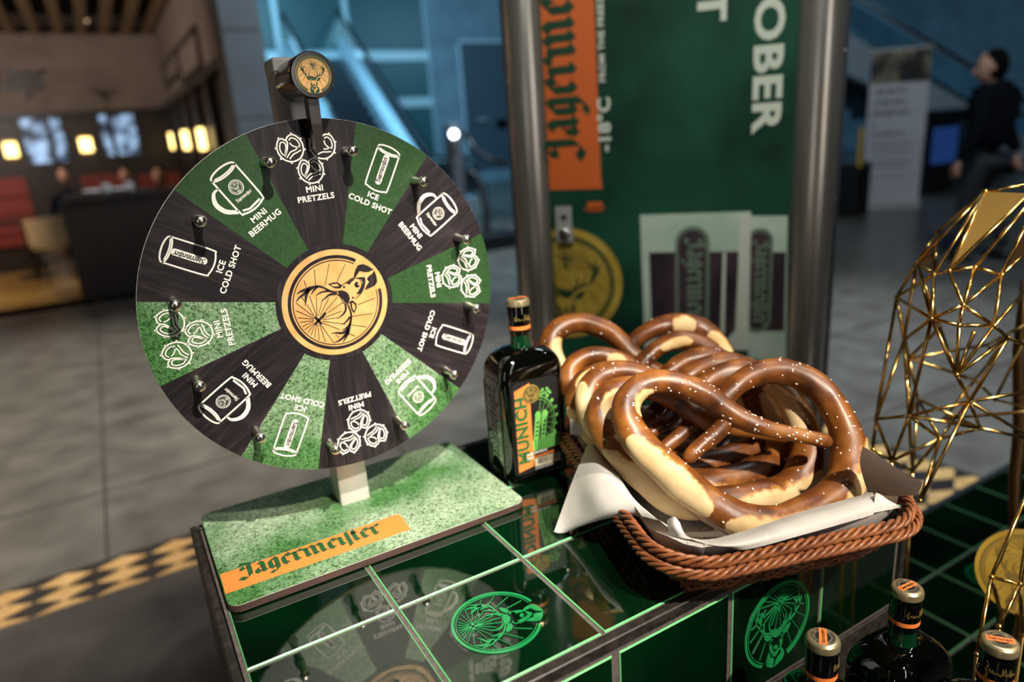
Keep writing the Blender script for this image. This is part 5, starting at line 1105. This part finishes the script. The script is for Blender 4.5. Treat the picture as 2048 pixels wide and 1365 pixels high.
# host counter block, dark
fa = onh(168, 604, 0); fb = onh(290, 596, 0); hb = ony(150, 392, fa.y).z
hc = thing('service_counter', 'long near-black service counter at the restaurant entrance', 'counter', ((fa.x + fb.x) / 2, fa.y, 0))
xl = ony(135, 395, fa.y).x; xr = fb.x + 1.0
sbox('front_panel', fa.x, xr, fa.y, fa.y + .55, 0, hb - .06, M['blackplastic'] if False else M['darkwood'], hc)
sbox('counter_top', xl - .05, xr + .03, fa.y - .04, fa.y + .6, hb - .06, hb, M['darkwood'], hc)
for i, px in enumerate((185, 215, 240, 262)):
    q = ony(px, 388 - i, fa.y + .25); nm = 'plate'; hgt = .03 + .05 * (i % 2)
    t = thing('glass_jar' if i % 2 else 'stacked_plate', ['pale plate on the service counter, leftmost', 'small glass jar left of centre on the service counter', 'pale plate right of centre on the service counter', 'small glass jar, rightmost on the service counter'][i], 'tableware', (q.x, q.y, hb))
    m = MB(); m.lathe((q.x, q.y, hb), [(.04, 0), (.09 if not i % 2 else .045, .02), (.09 if not i % 2 else .045, hgt), (.08 if not i % 2 else .03, hgt + .01)], 20); m.build('vessel', M['paper'] if not i % 2 else M['alu'], t, smooth=True, auto=40)
# red benches
def bench(px0, px1, pyt, dep, label):
    a = ondep(px0, pyt, dep); b2 = ondep(px1, pyt, dep); zt_ = max(a.z, .95); y = a.y; x0, x1 = sorted((a.x, ony(px1, pyt, y).x))
    t = thing('leather_bench', label, 'bench', ((x0 + x1) / 2, y, 0))
    sbox('backrest', x0, x1, y, y + .12, .45, zt_, M['redleather'], t); sbox('seat', x0, x1, y - .5, y, .36, .46, M['redleather'], t); sbox('plinth', x0 + .03, x1 - .03, y - .45, y + .1, 0, .36, M['darkwood'], t)
    for k in range(3): sbox('back_roll', x0, x1, y - .03, y - .001, .5 + k * (zt_ - .5) / 3, .5 + (k + .85) * (zt_ - .5) / 3, M['redleather'], t)
bench(-60, 52, 362, 9.6, 'red leather bench at the left edge of the restaurant')
bench(160, 262, 352, 11.5, 'red leather bench along the back wall behind the service counter')
bench(275, 360, 350, 11.9, 'orange-red leather bench in the corner below the row of sconces')
# table and chairs
def rtable(px, py, dep, label):
    q = ondep(px, py, dep); t = thing('restaurant_table', label, 'table', (q.x, q.y, 0))
    sbox('table_top', q.x - .4, q.x + .4, q.y - .35, q.y + .35, .72, .75, M['darkwood'], t)
    m = MB(); m.lathe((q.x, q.y, 0), [(.22, 0), (.22, .02), (.04, .04), (.035, .72)], 20); m.build('pedestal', M['darkwood'], t, smooth=True, auto=40)
    return q
def rchair(x, y, rz, label):
    t = thing('shell_chair', label, 'chair', (x, y, 0), (0, 0, rz), 'beige shell chairs in the restaurant')
    m = MB(); m.loft([[Vector((.24 * math.cos(a) , .22 * math.sin(a), z)) for a in [2 * PI * k / 16 for k in range(16)]] for z in (.42, .47)], True, True); m.build('seat', M['beige'], t, local=True, smooth=True, auto=40)
    m = MB(); m.loft([[Vector((.26 * math.cos(a) * (1 + .1 * (z - .47)), .22 * math.sin(a) + .08 * (z - .47), z)) for a in [PI * k / 12 for k in range(13)]] for z in (.47, .65, .80)], False, False, closed=False); m.build('backrest', M['beige'], t, local=True, smooth=True)
    for sx in (-1, 1):
        for sy in (-1, 1):
            m = MB(); m.tube([(sx * .13, sy * .12, .43), (sx * .21, sy * .19, 0)], [.016, .010], 8); m.build('leg', M['darkwood'], t, local=True, smooth=True)
q1 = rtable(40, 415, 8.9, 'dark table on the wood floor left of the service counter')
q = onh(125, 560, 0); rchair(q.x, q.y, math.radians(200), 'beige shell chair nearest the service counter')
rchair(q.x - 1.35, q.y + 1.35, math.radians(150), 'beige shell chair behind the nearest one, at the dark table')
# ------------------------------------------------------------------ figures
def skinbody(name, parent, joints, edges, mt, sub=2, label=None):
    me = bpy.data.meshes.new(name); me.from_pydata([Vector(j[:3]) for j in joints], edges, []); o = bpy.data.objects.new(name, me); COL.objects.link(o)
    s = o.modifiers.new('skin', 'SKIN'); sk = me.skin_vertices[0].data if me.skin_vertices else None
    if sk is None:
        bmm = bmesh.new(); bmm.from_mesh(me); bmm.verts.layers.skin.verify(); bmm.to_mesh(me); bmm.free(); sk = me.skin_vertices[0].data
    for i, j in enumerate(joints):
        rr = j[3] if isinstance(j[3], tuple) else (j[3], j[3]); sk[i].radius = rr; sk[i].use_root = (i == 0)
    ss = o.modifiers.new('sub', 'SUBSURF'); ss.levels = sub; ss.render_levels = sub
    dg = bpy.context.evaluated_depsgraph_get(); nm = bpy.data.meshes.new_from_object(o.evaluated_get(dg)); bpy.data.objects.remove(o)
    nm.materials.clear(); nm.materials.append(mt); nm.polygons.foreach_set('use_smooth', [True] * len(nm.polygons))
    o = bpy.data.objects.new(name, nm); COL.objects.link(o); o.parent = parent
    if label: o['label'] = label
    return o
def head_parts(t, c, k, facing, hairlen=.0):
    """c: centre of head, local coordinates, facing = unit vector"""
    f = Vector(facing); s = f.cross(Vector((0, 0, 1))).normalized()
    m = MB(); R = []
    for i in range(1, 12):
        a = PI * i / 12; z = -math.cos(a); w_ = math.sin(a) * (1 - .22 * max(0, -z)); R.append([c + s * (.075 * k * w_ * math.cos(b2)) + f * (.095 * k * w_ * math.sin(b2) + (.012 * k if z < -.2 and math.sin(b2) > .5 else 0)) + Vector((0, 0, .125 * k * z)) for b2 in [2 * PI * j / 20 for j in range(20)]])
    m.loft(R, True, True); hd = m.build('head', M['skin'], t, smooth=True, local=True)
    m = MB(); m.tube([c + f * .090 * k + Vector((0, 0, .01)), c + f * .108 * k + Vector((0, 0, -.028 * k)), c + f * .090 * k + Vector((0, 0, -.036 * k))], [.008, .014, .010], 8); m.build('nose', M['skin'], hd, smooth=True, local=True)
    for sg in (-1, 1):
        m = MB(); m.sphere(c + s * .076 * k * sg + Vector((0, 0, -.005)), .028 * k, 10, 8, sc=(.5, .8, 1.1)); m.build('ear', M['skin'], hd, smooth=True, local=True)
        m = MB(); m.sphere(c + s * .032 * k * sg + f * .085 * k + Vector((0, 0, .008)), .011 * k, 10, 8); m.build('eye', M['hair'], hd, smooth=True, local=True)
    m = MB(); m.tube([c + s * .024 * k + f * .086 * k + Vector((0, 0, -.062 * k)), c + f * .093 * k + Vector((0, 0, -.064 * k)), c - s * .024 * k + f * .086 * k + Vector((0, 0, -.062 * k))], .005, 6); m.build('mouth', M['redleather'], hd, smooth=True, local=True)
    m = MB(); R = []
    for i in range(4 if hairlen <= 0 else 2, 12):
        a = PI * i / 12; z = -math.cos(a)
        R.append([c - f * .022 * k + s * (.087 * k * math.sin(a) * math.cos(b2)) + f * ((.100 if math.sin(b2) < .35 or z > .40 else .045) * k * math.sin(a) * math.sin(b2)) + Vector((0, 0, .012 + .128 * k * z - (hairlen if i == 2 else 0))) for b2 in [2 * PI * j / 20 for j in range(20)]])
    m.loft(R, True, True); m.build('hair', M['hair'], t, smooth=True, local=True)
def hand(parent, w_, dirv, side, k=1.0, mt=None):
    w_ = Vector(w_); d = Vector(dirv).normalized(); s = Vector(side).normalized(); J = [(*w_, .024), (*(w_ + d * .05), (.038, .020)), (*(w_ + d * .09), (.040, .018))]; E_ = [(0, 1), (1, 2)]
    for i, l in enumerate((.060, .070, .066, .052)):
        b0 = w_ + d * .085 + s * (.030 - .020 * i); n0 = len(J); cl = d.cross(s) * .012
        J += [(*(b0 + d * l * .5), .0085), (*(b0 + d * l * .9 + cl), .0075)]; E_ += [(2, n0), (n0, n0 + 1)]
    n0 = len(J); J += [(*(w_ + d * .045 + s * .045), .010), (*(w_ + d * .085 + s * .058), .008)]; E_ += [(1, n0), (n0, n0 + 1)]
    return skinbody('hand', parent, J, E_, M['skin'], 1)
# walking man on the right; local axes: he faces -x, seen from behind his left side
PD = 6.0; hp = ondep(1972, 108, PD); fp = ondep(1950, 430, PD)
bodyx, bodyy = ondep(1975, 330, PD).x, ondep(1975, 330, PD).y
HT = hp.z
face = (-RV.copy()); face.z = 0; face.normalize(); face = (Matrix.Rotation(math.radians(-62), 3, 'Z') @ face)
man = thing('person', 'person in a black jacket and dark grey trousers walking away at the right', 'person', (bodyx, bodyy, 0), (0, 0, 0))
k = HT / 1.78; F_ = face; S_ = F_.cross(Vector((0, 0, 1))).normalized()
def L_(f, s, z): return F_ * (f * k) + S_ * (s * k * 1.12) + Vector((0, 0, z * k))
tor = [(*L_(0, 0, .96), (.18, .15)), (*L_(0, 0, 1.15), (.185, .15)), (*L_(.01, 0, 1.34), (.20, .15)), (*L_(.02, 0, 1.47), (.14, .12)), (*L_(.04, 0, 1.55), .075),
       (*L_(.0, -.19, 1.43), .09), (*L_(-.06, -.25, 1.18), .07), (*L_(.04, -.29, .92), .052), (*L_(.0, .19, 1.43), .09), (*L_(.05, .25, 1.18), .07), (*L_(-.06, .29, .93), .052)]
skinbody('jacket', man, tor, [(0, 1), (1, 2), (2, 3), (3, 4), (2, 5), (5, 6), (6, 7), (2, 8), (8, 9), (9, 10)], M['blackcloth'])
leg = [(*L_(0, 0, .95), (.145, .115)), (*L_(0, -.09, .86), .095), (*L_(.10, -.10, .50), .070), (*L_(.02, -.10, .10), .055), (*L_(0, .09, .86), .095), (*L_(-.02, .10, .50), .070), (*L_(-.16, .10, .12), .055)]
skinbody('trousers', man, leg, [(0, 1), (1, 2), (2, 3), (0, 4), (4, 5), (5, 6)], M['greycloth'])
body = [(*L_(0, 0, 1.0), .09), (*L_(0, 0, 1.36), .08), (*L_(.03, 0, 1.50), .045), (*L_(.05, 0, 1.60), .055)]
skinbody('body', man, body, [(0, 1), (1, 2), (2, 3)], M['skin'], 1)
head_parts(man, L_(.07, 0, 1.655), k * 1.12, Matrix.Rotation(math.radians(38), 3, 'Z') @ F_, .03)
hand(man, L_(.05, -.295, .90), (F_ * .25 + Vector((0, 0, -1))), F_); hand(man, L_(-.07, .295, .91), (F_ * -.1 + Vector((0, 0, -1))), F_)
for sx, fx_, z in ((-.10, .03, .05), (.10, -.17, .07)):
    m = MB(); c = L_(fx_ + .06, sx, z - .005); m.sphere(c, .1, 14, 8, sc=(1, 1, .5)); m.v = [c + F_ * ((q - c).dot(F_) * 1.35) + S_ * ((q - c).dot(S_) * .45) + Vector((0, 0, max((q - c).z, -.045))) for q in m.v]; m.build('shoe', M['rubber'], man, smooth=True, local=True)
# seated diners
def diner(px, py, dep, cloth, label, hl=0.0, fc=(-.3, -.95, 0)):
    h = ondep(px, py, dep); t = thing('person', label, 'person', (h.x, h.y, 0)); z = h.z
    z0 = .50
    sc = (z - .12 - z0) / .62
    J = [(0, 0, z0 + .02, (.15, .12)), (0, 0, z0 + .22 * sc, (.14, .11)), (0, 0, z0 + .44 * sc, (.16, .11)), (0, 0, z0 + .56 * sc, .05), (-.19, 0, z0 + .42 * sc, .06), (-.24, -.08, z0 + .20 * sc, .045), (-.14, -.30, z0 + .20 * sc, .035), (.19, 0, z0 + .42 * sc, .06), (.24, -.08, z0 + .20 * sc, .045), (.14, -.30, z0 + .20 * sc, .035), (-.1, -.02, z0, .09), (-.11, -.40, z0 - .02, .07), (-.11, -.42, .06, .05), (.1, -.02, z0, .09), (.11, -.40, z0 - .02, .07), (.11, -.42, .06, .05)]
    skinbody('body', t, J, [(0, 1), (1, 2), (2, 3), (2, 4), (4, 5), (5, 6), (2, 7), (7, 8), (8, 9), (0, 10), (10, 11), (11, 12), (0, 13), (13, 14), (14, 15)], cloth)
    head_parts(t, Vector((0, -.01, z)), .95, Vector(fc).normalized(), hl)
    hand(t, (-.13, -.32, z0 + .2 * sc), (.2, -1, 0), (1, 0, 0)); hand(t, (.13, -.32, z0 + .2 * sc), (-.2, -1, 0), (-1, 0, 0))
diner(318, 352, 9.3, M['shirt'], 'seated person in a pale shirt behind the service counter near the wheel', .05)
diner(128, 352, 10.0, M['blackcloth'], 'seated person in dark clothes in front of the left bright opening')
diner(250, 352, 10.6, M['redleather'], 'seated person in red, between the other two diners')

# ------------------------------------------------------------------ middle: column, glazing, escalator
ca = ony(531, 112, YN - .66); cl_ = ony(456, 112, YN - .66)
colm = tag(bpy.data.objects.new('wall_column', None), None, None, kind='structure'); COL.objects.link(colm)
zj = [0, 1.0, ony(500, 236, ca.y).z, ony(500, 60, ca.y).z, 4.4, 5.6, 6.5]
for a, b2 in zip(zj[:-1], zj[1:]):
    sbox('cladding_panel', cl_.x - .02, ca.x, ca.y, ca.y + .5, a + .006, b2 - .006, M['greypanel'], colm)
sbox('column_core', cl_.x, ca.x - .02, ca.y + .02, ca.y + .48, 0, 6.5, M['blackceil'], colm)
YG = 19.5
for nm, x0, x1, z0, z1, mt in (('wall_far', -2, 24, 0, .35, 'bluewall'),): sbox(nm, x0, x1, YG, YG + .25, z0, z1, M[mt])
gz = tag(bpy.data.objects.new('window_1', None), None, None, kind='structure'); COL.objects.link(gz)
def gl(px, py): return ony(px, py, YG)
xs_g = [gl(500, 100).x - 1.2, gl(560, 100).x, gl(700, 100).x, gl(858, 100).x]
zs_g = [.35, gl(800, 330).z, gl(800, 206).z, gl(800, 112).z, gl(800, -20).z, 6.5]
for i in range(3):
    for j in range(5):
        sbox('pane', xs_g[i] + .05, xs_g[i + 1] - .05, YG + .08, YG + .10, zs_g[j] + .06, zs_g[j + 1] - .06, M['glassteal'], gz)
for x in xs_g: sbox('mullion', x - .07, x + .07, YG, YG + .16, .35, 6.5, M['framepale'], gz)
for z in zs_g[1:-1]: sbox('transom', xs_g[0] - .06, xs_g[-1] + .06, YG - .02, YG + .15, z - .13, z + .13, M['framepale'], gz)
# light wall with dark doorway right of the glazing
xw0 = gl(866, 200).x; wf_ = tag(bpy.data.objects.new('wall_door_side', None), None, None, kind='structure'); COL.objects.link(wf_)
xd0, xd1 = gl(922, 200).x, gl(1060, 200).x; zd = gl(930, 80).z
for x0, x1, z0, z1 in ((xw0, xd0, 0, 2.2), (xw0, xd0, 2.21, 4.2), (xw0, xd0, 4.21, 6.5), (xd0 + .01, xd1, zd, 6.5), (xd1 + .01, xd1 + 2.5, 0, 3.2), (xd1 + .01, xd1 + 2.5, 3.21, 6.5), (xd1 + 2.52, xd1 + 6, 0, 3.2), (xd1 + 2.52, xd1 + 6, 3.21, 6.5), (xd1 + 6.02, 24, 0, 6.5)):
    sbox('wall_panel', x0, x1, YG - .04, YG + .2, z0, z1, M['bluewall'], wf_)
dr = tag(bpy.data.objects.new('door_1', None), None, None, kind='structure'); COL.objects.link(dr)
sbox('door_leaf', xd0 + .08, xd1, YG + .05, YG + .12, 0, zd - .08, M['doormat'], dr); sbox('door_frame', xd0, xd0 + .08, YG - .06, YG + .1, 0, zd, M['framepale'], dr); sbox('door_frame', xd0, xd1, YG - .06, YG + .1, zd - .08, zd, M['framepale'], dr)
q = gl(955, 240); m = MB(); m.tube([q, q + Vector((0, -.14, 0)), q + Vector((.25, -.14, 0))], .035, 8); m.build('door_handle', M['alu'], dr)
q = gl(1005, 248); sbox('door_label', q.x - .2, q.x + .2, YG + .03, YG + .06, q.z - .15, q.z + .15, M['hair'], dr)
# escalator
def escalator(P0, phi, length, width, label, nm='escalator', sideoff=0, fl=0.0):
    d = Vector((math.cos(phi), math.sin(phi), 0)); s = Vector((math.sin(phi), -math.cos(phi), 0)); up = Vector((0, 0, 1)); t30 = math.tan(math.radians(30))
    t = thing(nm, label, 'escalator', P0)
    fr = lambda a, b2, c: P0 + d * a + s * b2 + up * c
    prof = lambda a: max(0, (a - 1.6)) * t30
    A = [-.4, 1.2, 1.6, length]
    for b0 in (0, -width):
        hz_ = lambda a, o: prof(a) + o
        m = MB(); 
        for a0, a1 in zip(A[:-1], A[1:]):
            m.loft([[fr(a0, b0 - .16, hz_(a0, -.4) if a0 > 1.6 else 0), fr(a0, b0 + .16, hz_(a0, -.4) if a0 > 1.6 else 0), fr(a0, b0 + .16, hz_(a0, .34)), fr(a0, b0 - .16, hz_(a0, .34))], [fr(a1, b0 - .16, hz_(a1, -.55) if a1 > 1.6 else 0), fr(a1, b0 + .16, hz_(a1, -.55) if a1 > 1.6 else 0), fr(a1, b0 + .16, hz_(a1, .34)), fr(a1, b0 - .16, hz_(a1, .34))]], True, True)
        m.build('skirt_cladding', M['esc_clad'], t)
        m = MB(); m.loft([[fr(a, b0 - .008, hz_(a, .34)), fr(a, b0 + .008, hz_(a, .34)), fr(a, b0 + .008, hz_(a, 1.0)), fr(a, b0 - .008, hz_(a, 1.0))] for a in A], True, True); m.build('glass_balustrade', M['escglass'], t)
        m = MB(); m.tube([fr(-.2, b0, .40), fr(-.5, b0, .52), fr(-.62, b0, .72), fr(-.5, b0, .94), fr(-.2, b0, 1.04)] + [fr(a, b0, hz_(a, 1.04)) for a in (1.2, 1.7, length)], .05, 10); m.build('handrail', M['rubber'], t, smooth=True)
        m = MB(); m.loft([[fr(a, b0 - .04, hz_(a, .97)), fr(a, b0 + .04, hz_(a, .97)), fr(a, b0 + .04, hz_(a, 1.0)), fr(a, b0 - .04, hz_(a, 1.0))] for a in (-.2, 1.2, 1.6, length)], True, True); m.build('rail_guide', M['framepale'], t)
    i = 0; a = 1.2
    while a < length:
        z = int((max(a - 1.4, 0)) / .4) * .4 * t30 * 1.0
        m = MB(); m.loft([[fr(a, -.16, z - .45), fr(a, -width + .16, z - .45), fr(a, -width + .16, z + .02), fr(a, -.16, z + .02)], [fr(a + .4, -.16, z - .4), fr(a + .4, -width + .16, z - .4), fr(a + .4, -width + .16, z + .02), fr(a + .4, -.16, z + .02)]], True, True)
        m.build('step', M['esc_step'], t); a += .4
        if a > length: break
    m = MB(); m.loft([[fr(a, -.16, .0), fr(a, -width + .16, .0), fr(a, -width + .16, .02), fr(a, -.16, .02)] for a in (-.4, 1.2)], True, True); m.build('comb_plate', M['alu'], t)
    return t
E0 = onh(936, 430, 0); escalator(E0, math.radians(85), 9.0, 1.5, 'long escalator with pale side cladding rising behind the prize wheel')
E1 = ondep(2120, 330, 15.0); E1.z = 0
escalator(Vector((E1.x, E1.y, 0)), math.radians(152), 8.5, 1.5, 'escalator in the right background, rising behind banner and person', fl=0)
# newel post with signal lamp and black rail loop
q = ondep(905, 262, 8.6)
nw = thing('signal_post', 'grey post with a small white signal lamp at the foot of the escalator', 'post', (q.x, q.y, 0))
m = MB(); m.box((q.x, q.y, (q.z + .08) / 2), (.16, .16, q.z + .08), bev=.01); m.build('post', M['greymetal'], nw)
m = MB(); c = q + Vector((-.03, -.09, -.04)); m.sphere(c, .05, 16, 10); m.build('lamp', M['lampwhite'], nw, smooth=True)
for k in range(3):
    m = MB(); m.lathe(ondep(905, 305 + 30 * k, 8.48), [(.018, -.01), (.018, .01)], 12, pax); m.build('button', M['rubber'], nw)
rl = thing('rubber_rail', 'black curved handrail loop to the right of the signal post', 'handrail', onh(985, 480, 0))
m = MB(); m.tube([ondep(x, y, 8.85) for x, y in ((928, 266), (950, 300), (975, 318), (1010, 326))], .035, 8); m.build('upper_rail', M['rubber'], rl, smooth=True)
m = MB(); m.tube([ondep(x, y, 8.85) for x, y in ((932, 345), (950, 350), (965, 375), (972, 420), (974, 470), (976, 490))], .05, 8); m.build('lower_rail', M['rubber'], rl, smooth=True)
m = MB(); a = onh(975, 500, 0); m.box((a.x + .1, a.y + .1, .10), (.7, .5, .20), bev=.02); m.build('rail_base', M['rubber'], rl)
# ------------------------------------------------------------------ right background
bd = 9.2
tl, tr, bl_, br = ondep(1722, 108, bd), ondep(1842, 92, bd - .35), onh(1736, 414, 0), onh(1822, 422, 0)
zt2 = 2.05
bx = thing('rollup_banner', 'grey-white roll-up banner with a dark photo strip on top', 'banner', ((bl_ + br) / 2))
mid = (bl_ + br) / 2; bn = Vector((CAM.x - mid.x, CAM.y - mid.y, 0)).normalized(); bn = Matrix.Rotation(math.radians(16), 3, 'Z') @ bn; bs = Vector((0, 0, 1)).cross(bn)
hw = abs((ondep(1778 + 57, 420, bd) - ondep(1778, 420, bd)).dot(bs)) ; ztop = ondep(1780, 100, bd).z
bfr = lambda u, v, d: Vector((mid.x, mid.y, 0)) + bs * u + Vector((0, 0, v)) + bn * d
m = MB(); m.loft([[bfr(u, v, d) for u, v in ((-hw, .10), (hw, .10), (hw, ztop), (-hw, ztop))] for d in (-.006, 0)], True, True); m.build('print_sheet', M['banner_white'], bx)
m = MB(); m.flat([(-hw, ztop - .42), (hw, ztop - .42), (hw, ztop), (-hw, ztop)], bfr, .002); m.build('photo_strip', M['banner_photo'], bx)
m = MB()
for kx, (v, a, b2, h_) in enumerate(((1.52, -.8, .3, .055), (1.38, -.8, .3, .055), (1.24, -.85, .45, .065), (1.10, -.85, -.7, .05), (.98, -.85, .3, .055), (.88, -.8, .6, .02), (.82, -.8, .6, .02), (.76, -.8, .5, .02), (.62, -.8, .6, .02), (.56, -.8, .5, .02), (.42, -.8, .4, .02))):
    z = v * ztop / 2.05; x = a * hw; rg = random.Random(kx)
    while x < b2 * hw:
        w_ = rg.uniform(.05, .13); m.flat([(x, z), (min(x + w_, b2 * hw), z), (min(x + w_, b2 * hw), z + h_), (x, z + h_)], bfr, .002); x += w_ + .025
m.build('blurred_lettering', M['banner_text'], bx, kind='stuff')
m = MB(); m.box(bfr(0, .05, -.03), (hw * 2.05, .16, .10), (bs, bn, Vector((0, 0, 1)))); m.build('base_cassette', M['alu'], bx)
m = MB(); m.box(bfr(0, ztop + .01, 0), (hw * 2.02, .02, .03), (bs, bn, Vector((0, 0, 1)))); m.build('top_bar', M['alu'], bx)
m = MB(); m.tube([bfr(0, .1, -.05), bfr(0, ztop, -.03)], .012, 8); m.build('support_pole', M['alu'], bx)
bxb = thing('dark_bin', 'black case on the floor beside the left edge of the banner', 'case', onh(1700, 432, 0))
q = onh(1698, 430, 0); m = MB(); m.box((q.x, q.y, .35), (.35, .35, .70), bev=.02); m.build('case_body', M['rubber'], bxb); m = MB(); m.box((q.x - .12, q.y - .18, .9), (.05, .03, .5)); m.build('yellow_strip', M['yellow'], bxb)
q = ondep(1890, 290, 11.0); bsn = thing('blue_display', 'small blue display low behind the walking person', 'display', (q.x, q.y, 0))
m = MB(); m.box(q, (.6, .06, .55)); m.build('screen', M['bluesign'], bsn); m = MB(); m.box((q.x, q.y + .1, q.z / 2 + .2), (.8, .1, q.z + .4)); m.build('housing', M['rubber'], bsn)
q = ondep(1885, 235, 12.0); ks = thing('dark_kiosk', 'low dark kiosk structure behind the banner and the person', 'kiosk', (q.x, q.y, 0))
m = MB(); m.box((q.x, q.y, .65), (2.4, .4, 1.3), bev=.02); m.build('kiosk_body', M['doormat'], ks); m = MB(); m.box((q.x, q.y - .22, 1.2), (2.42, .06, .08)); m.build('kiosk_rim', M['rubber'], ks)
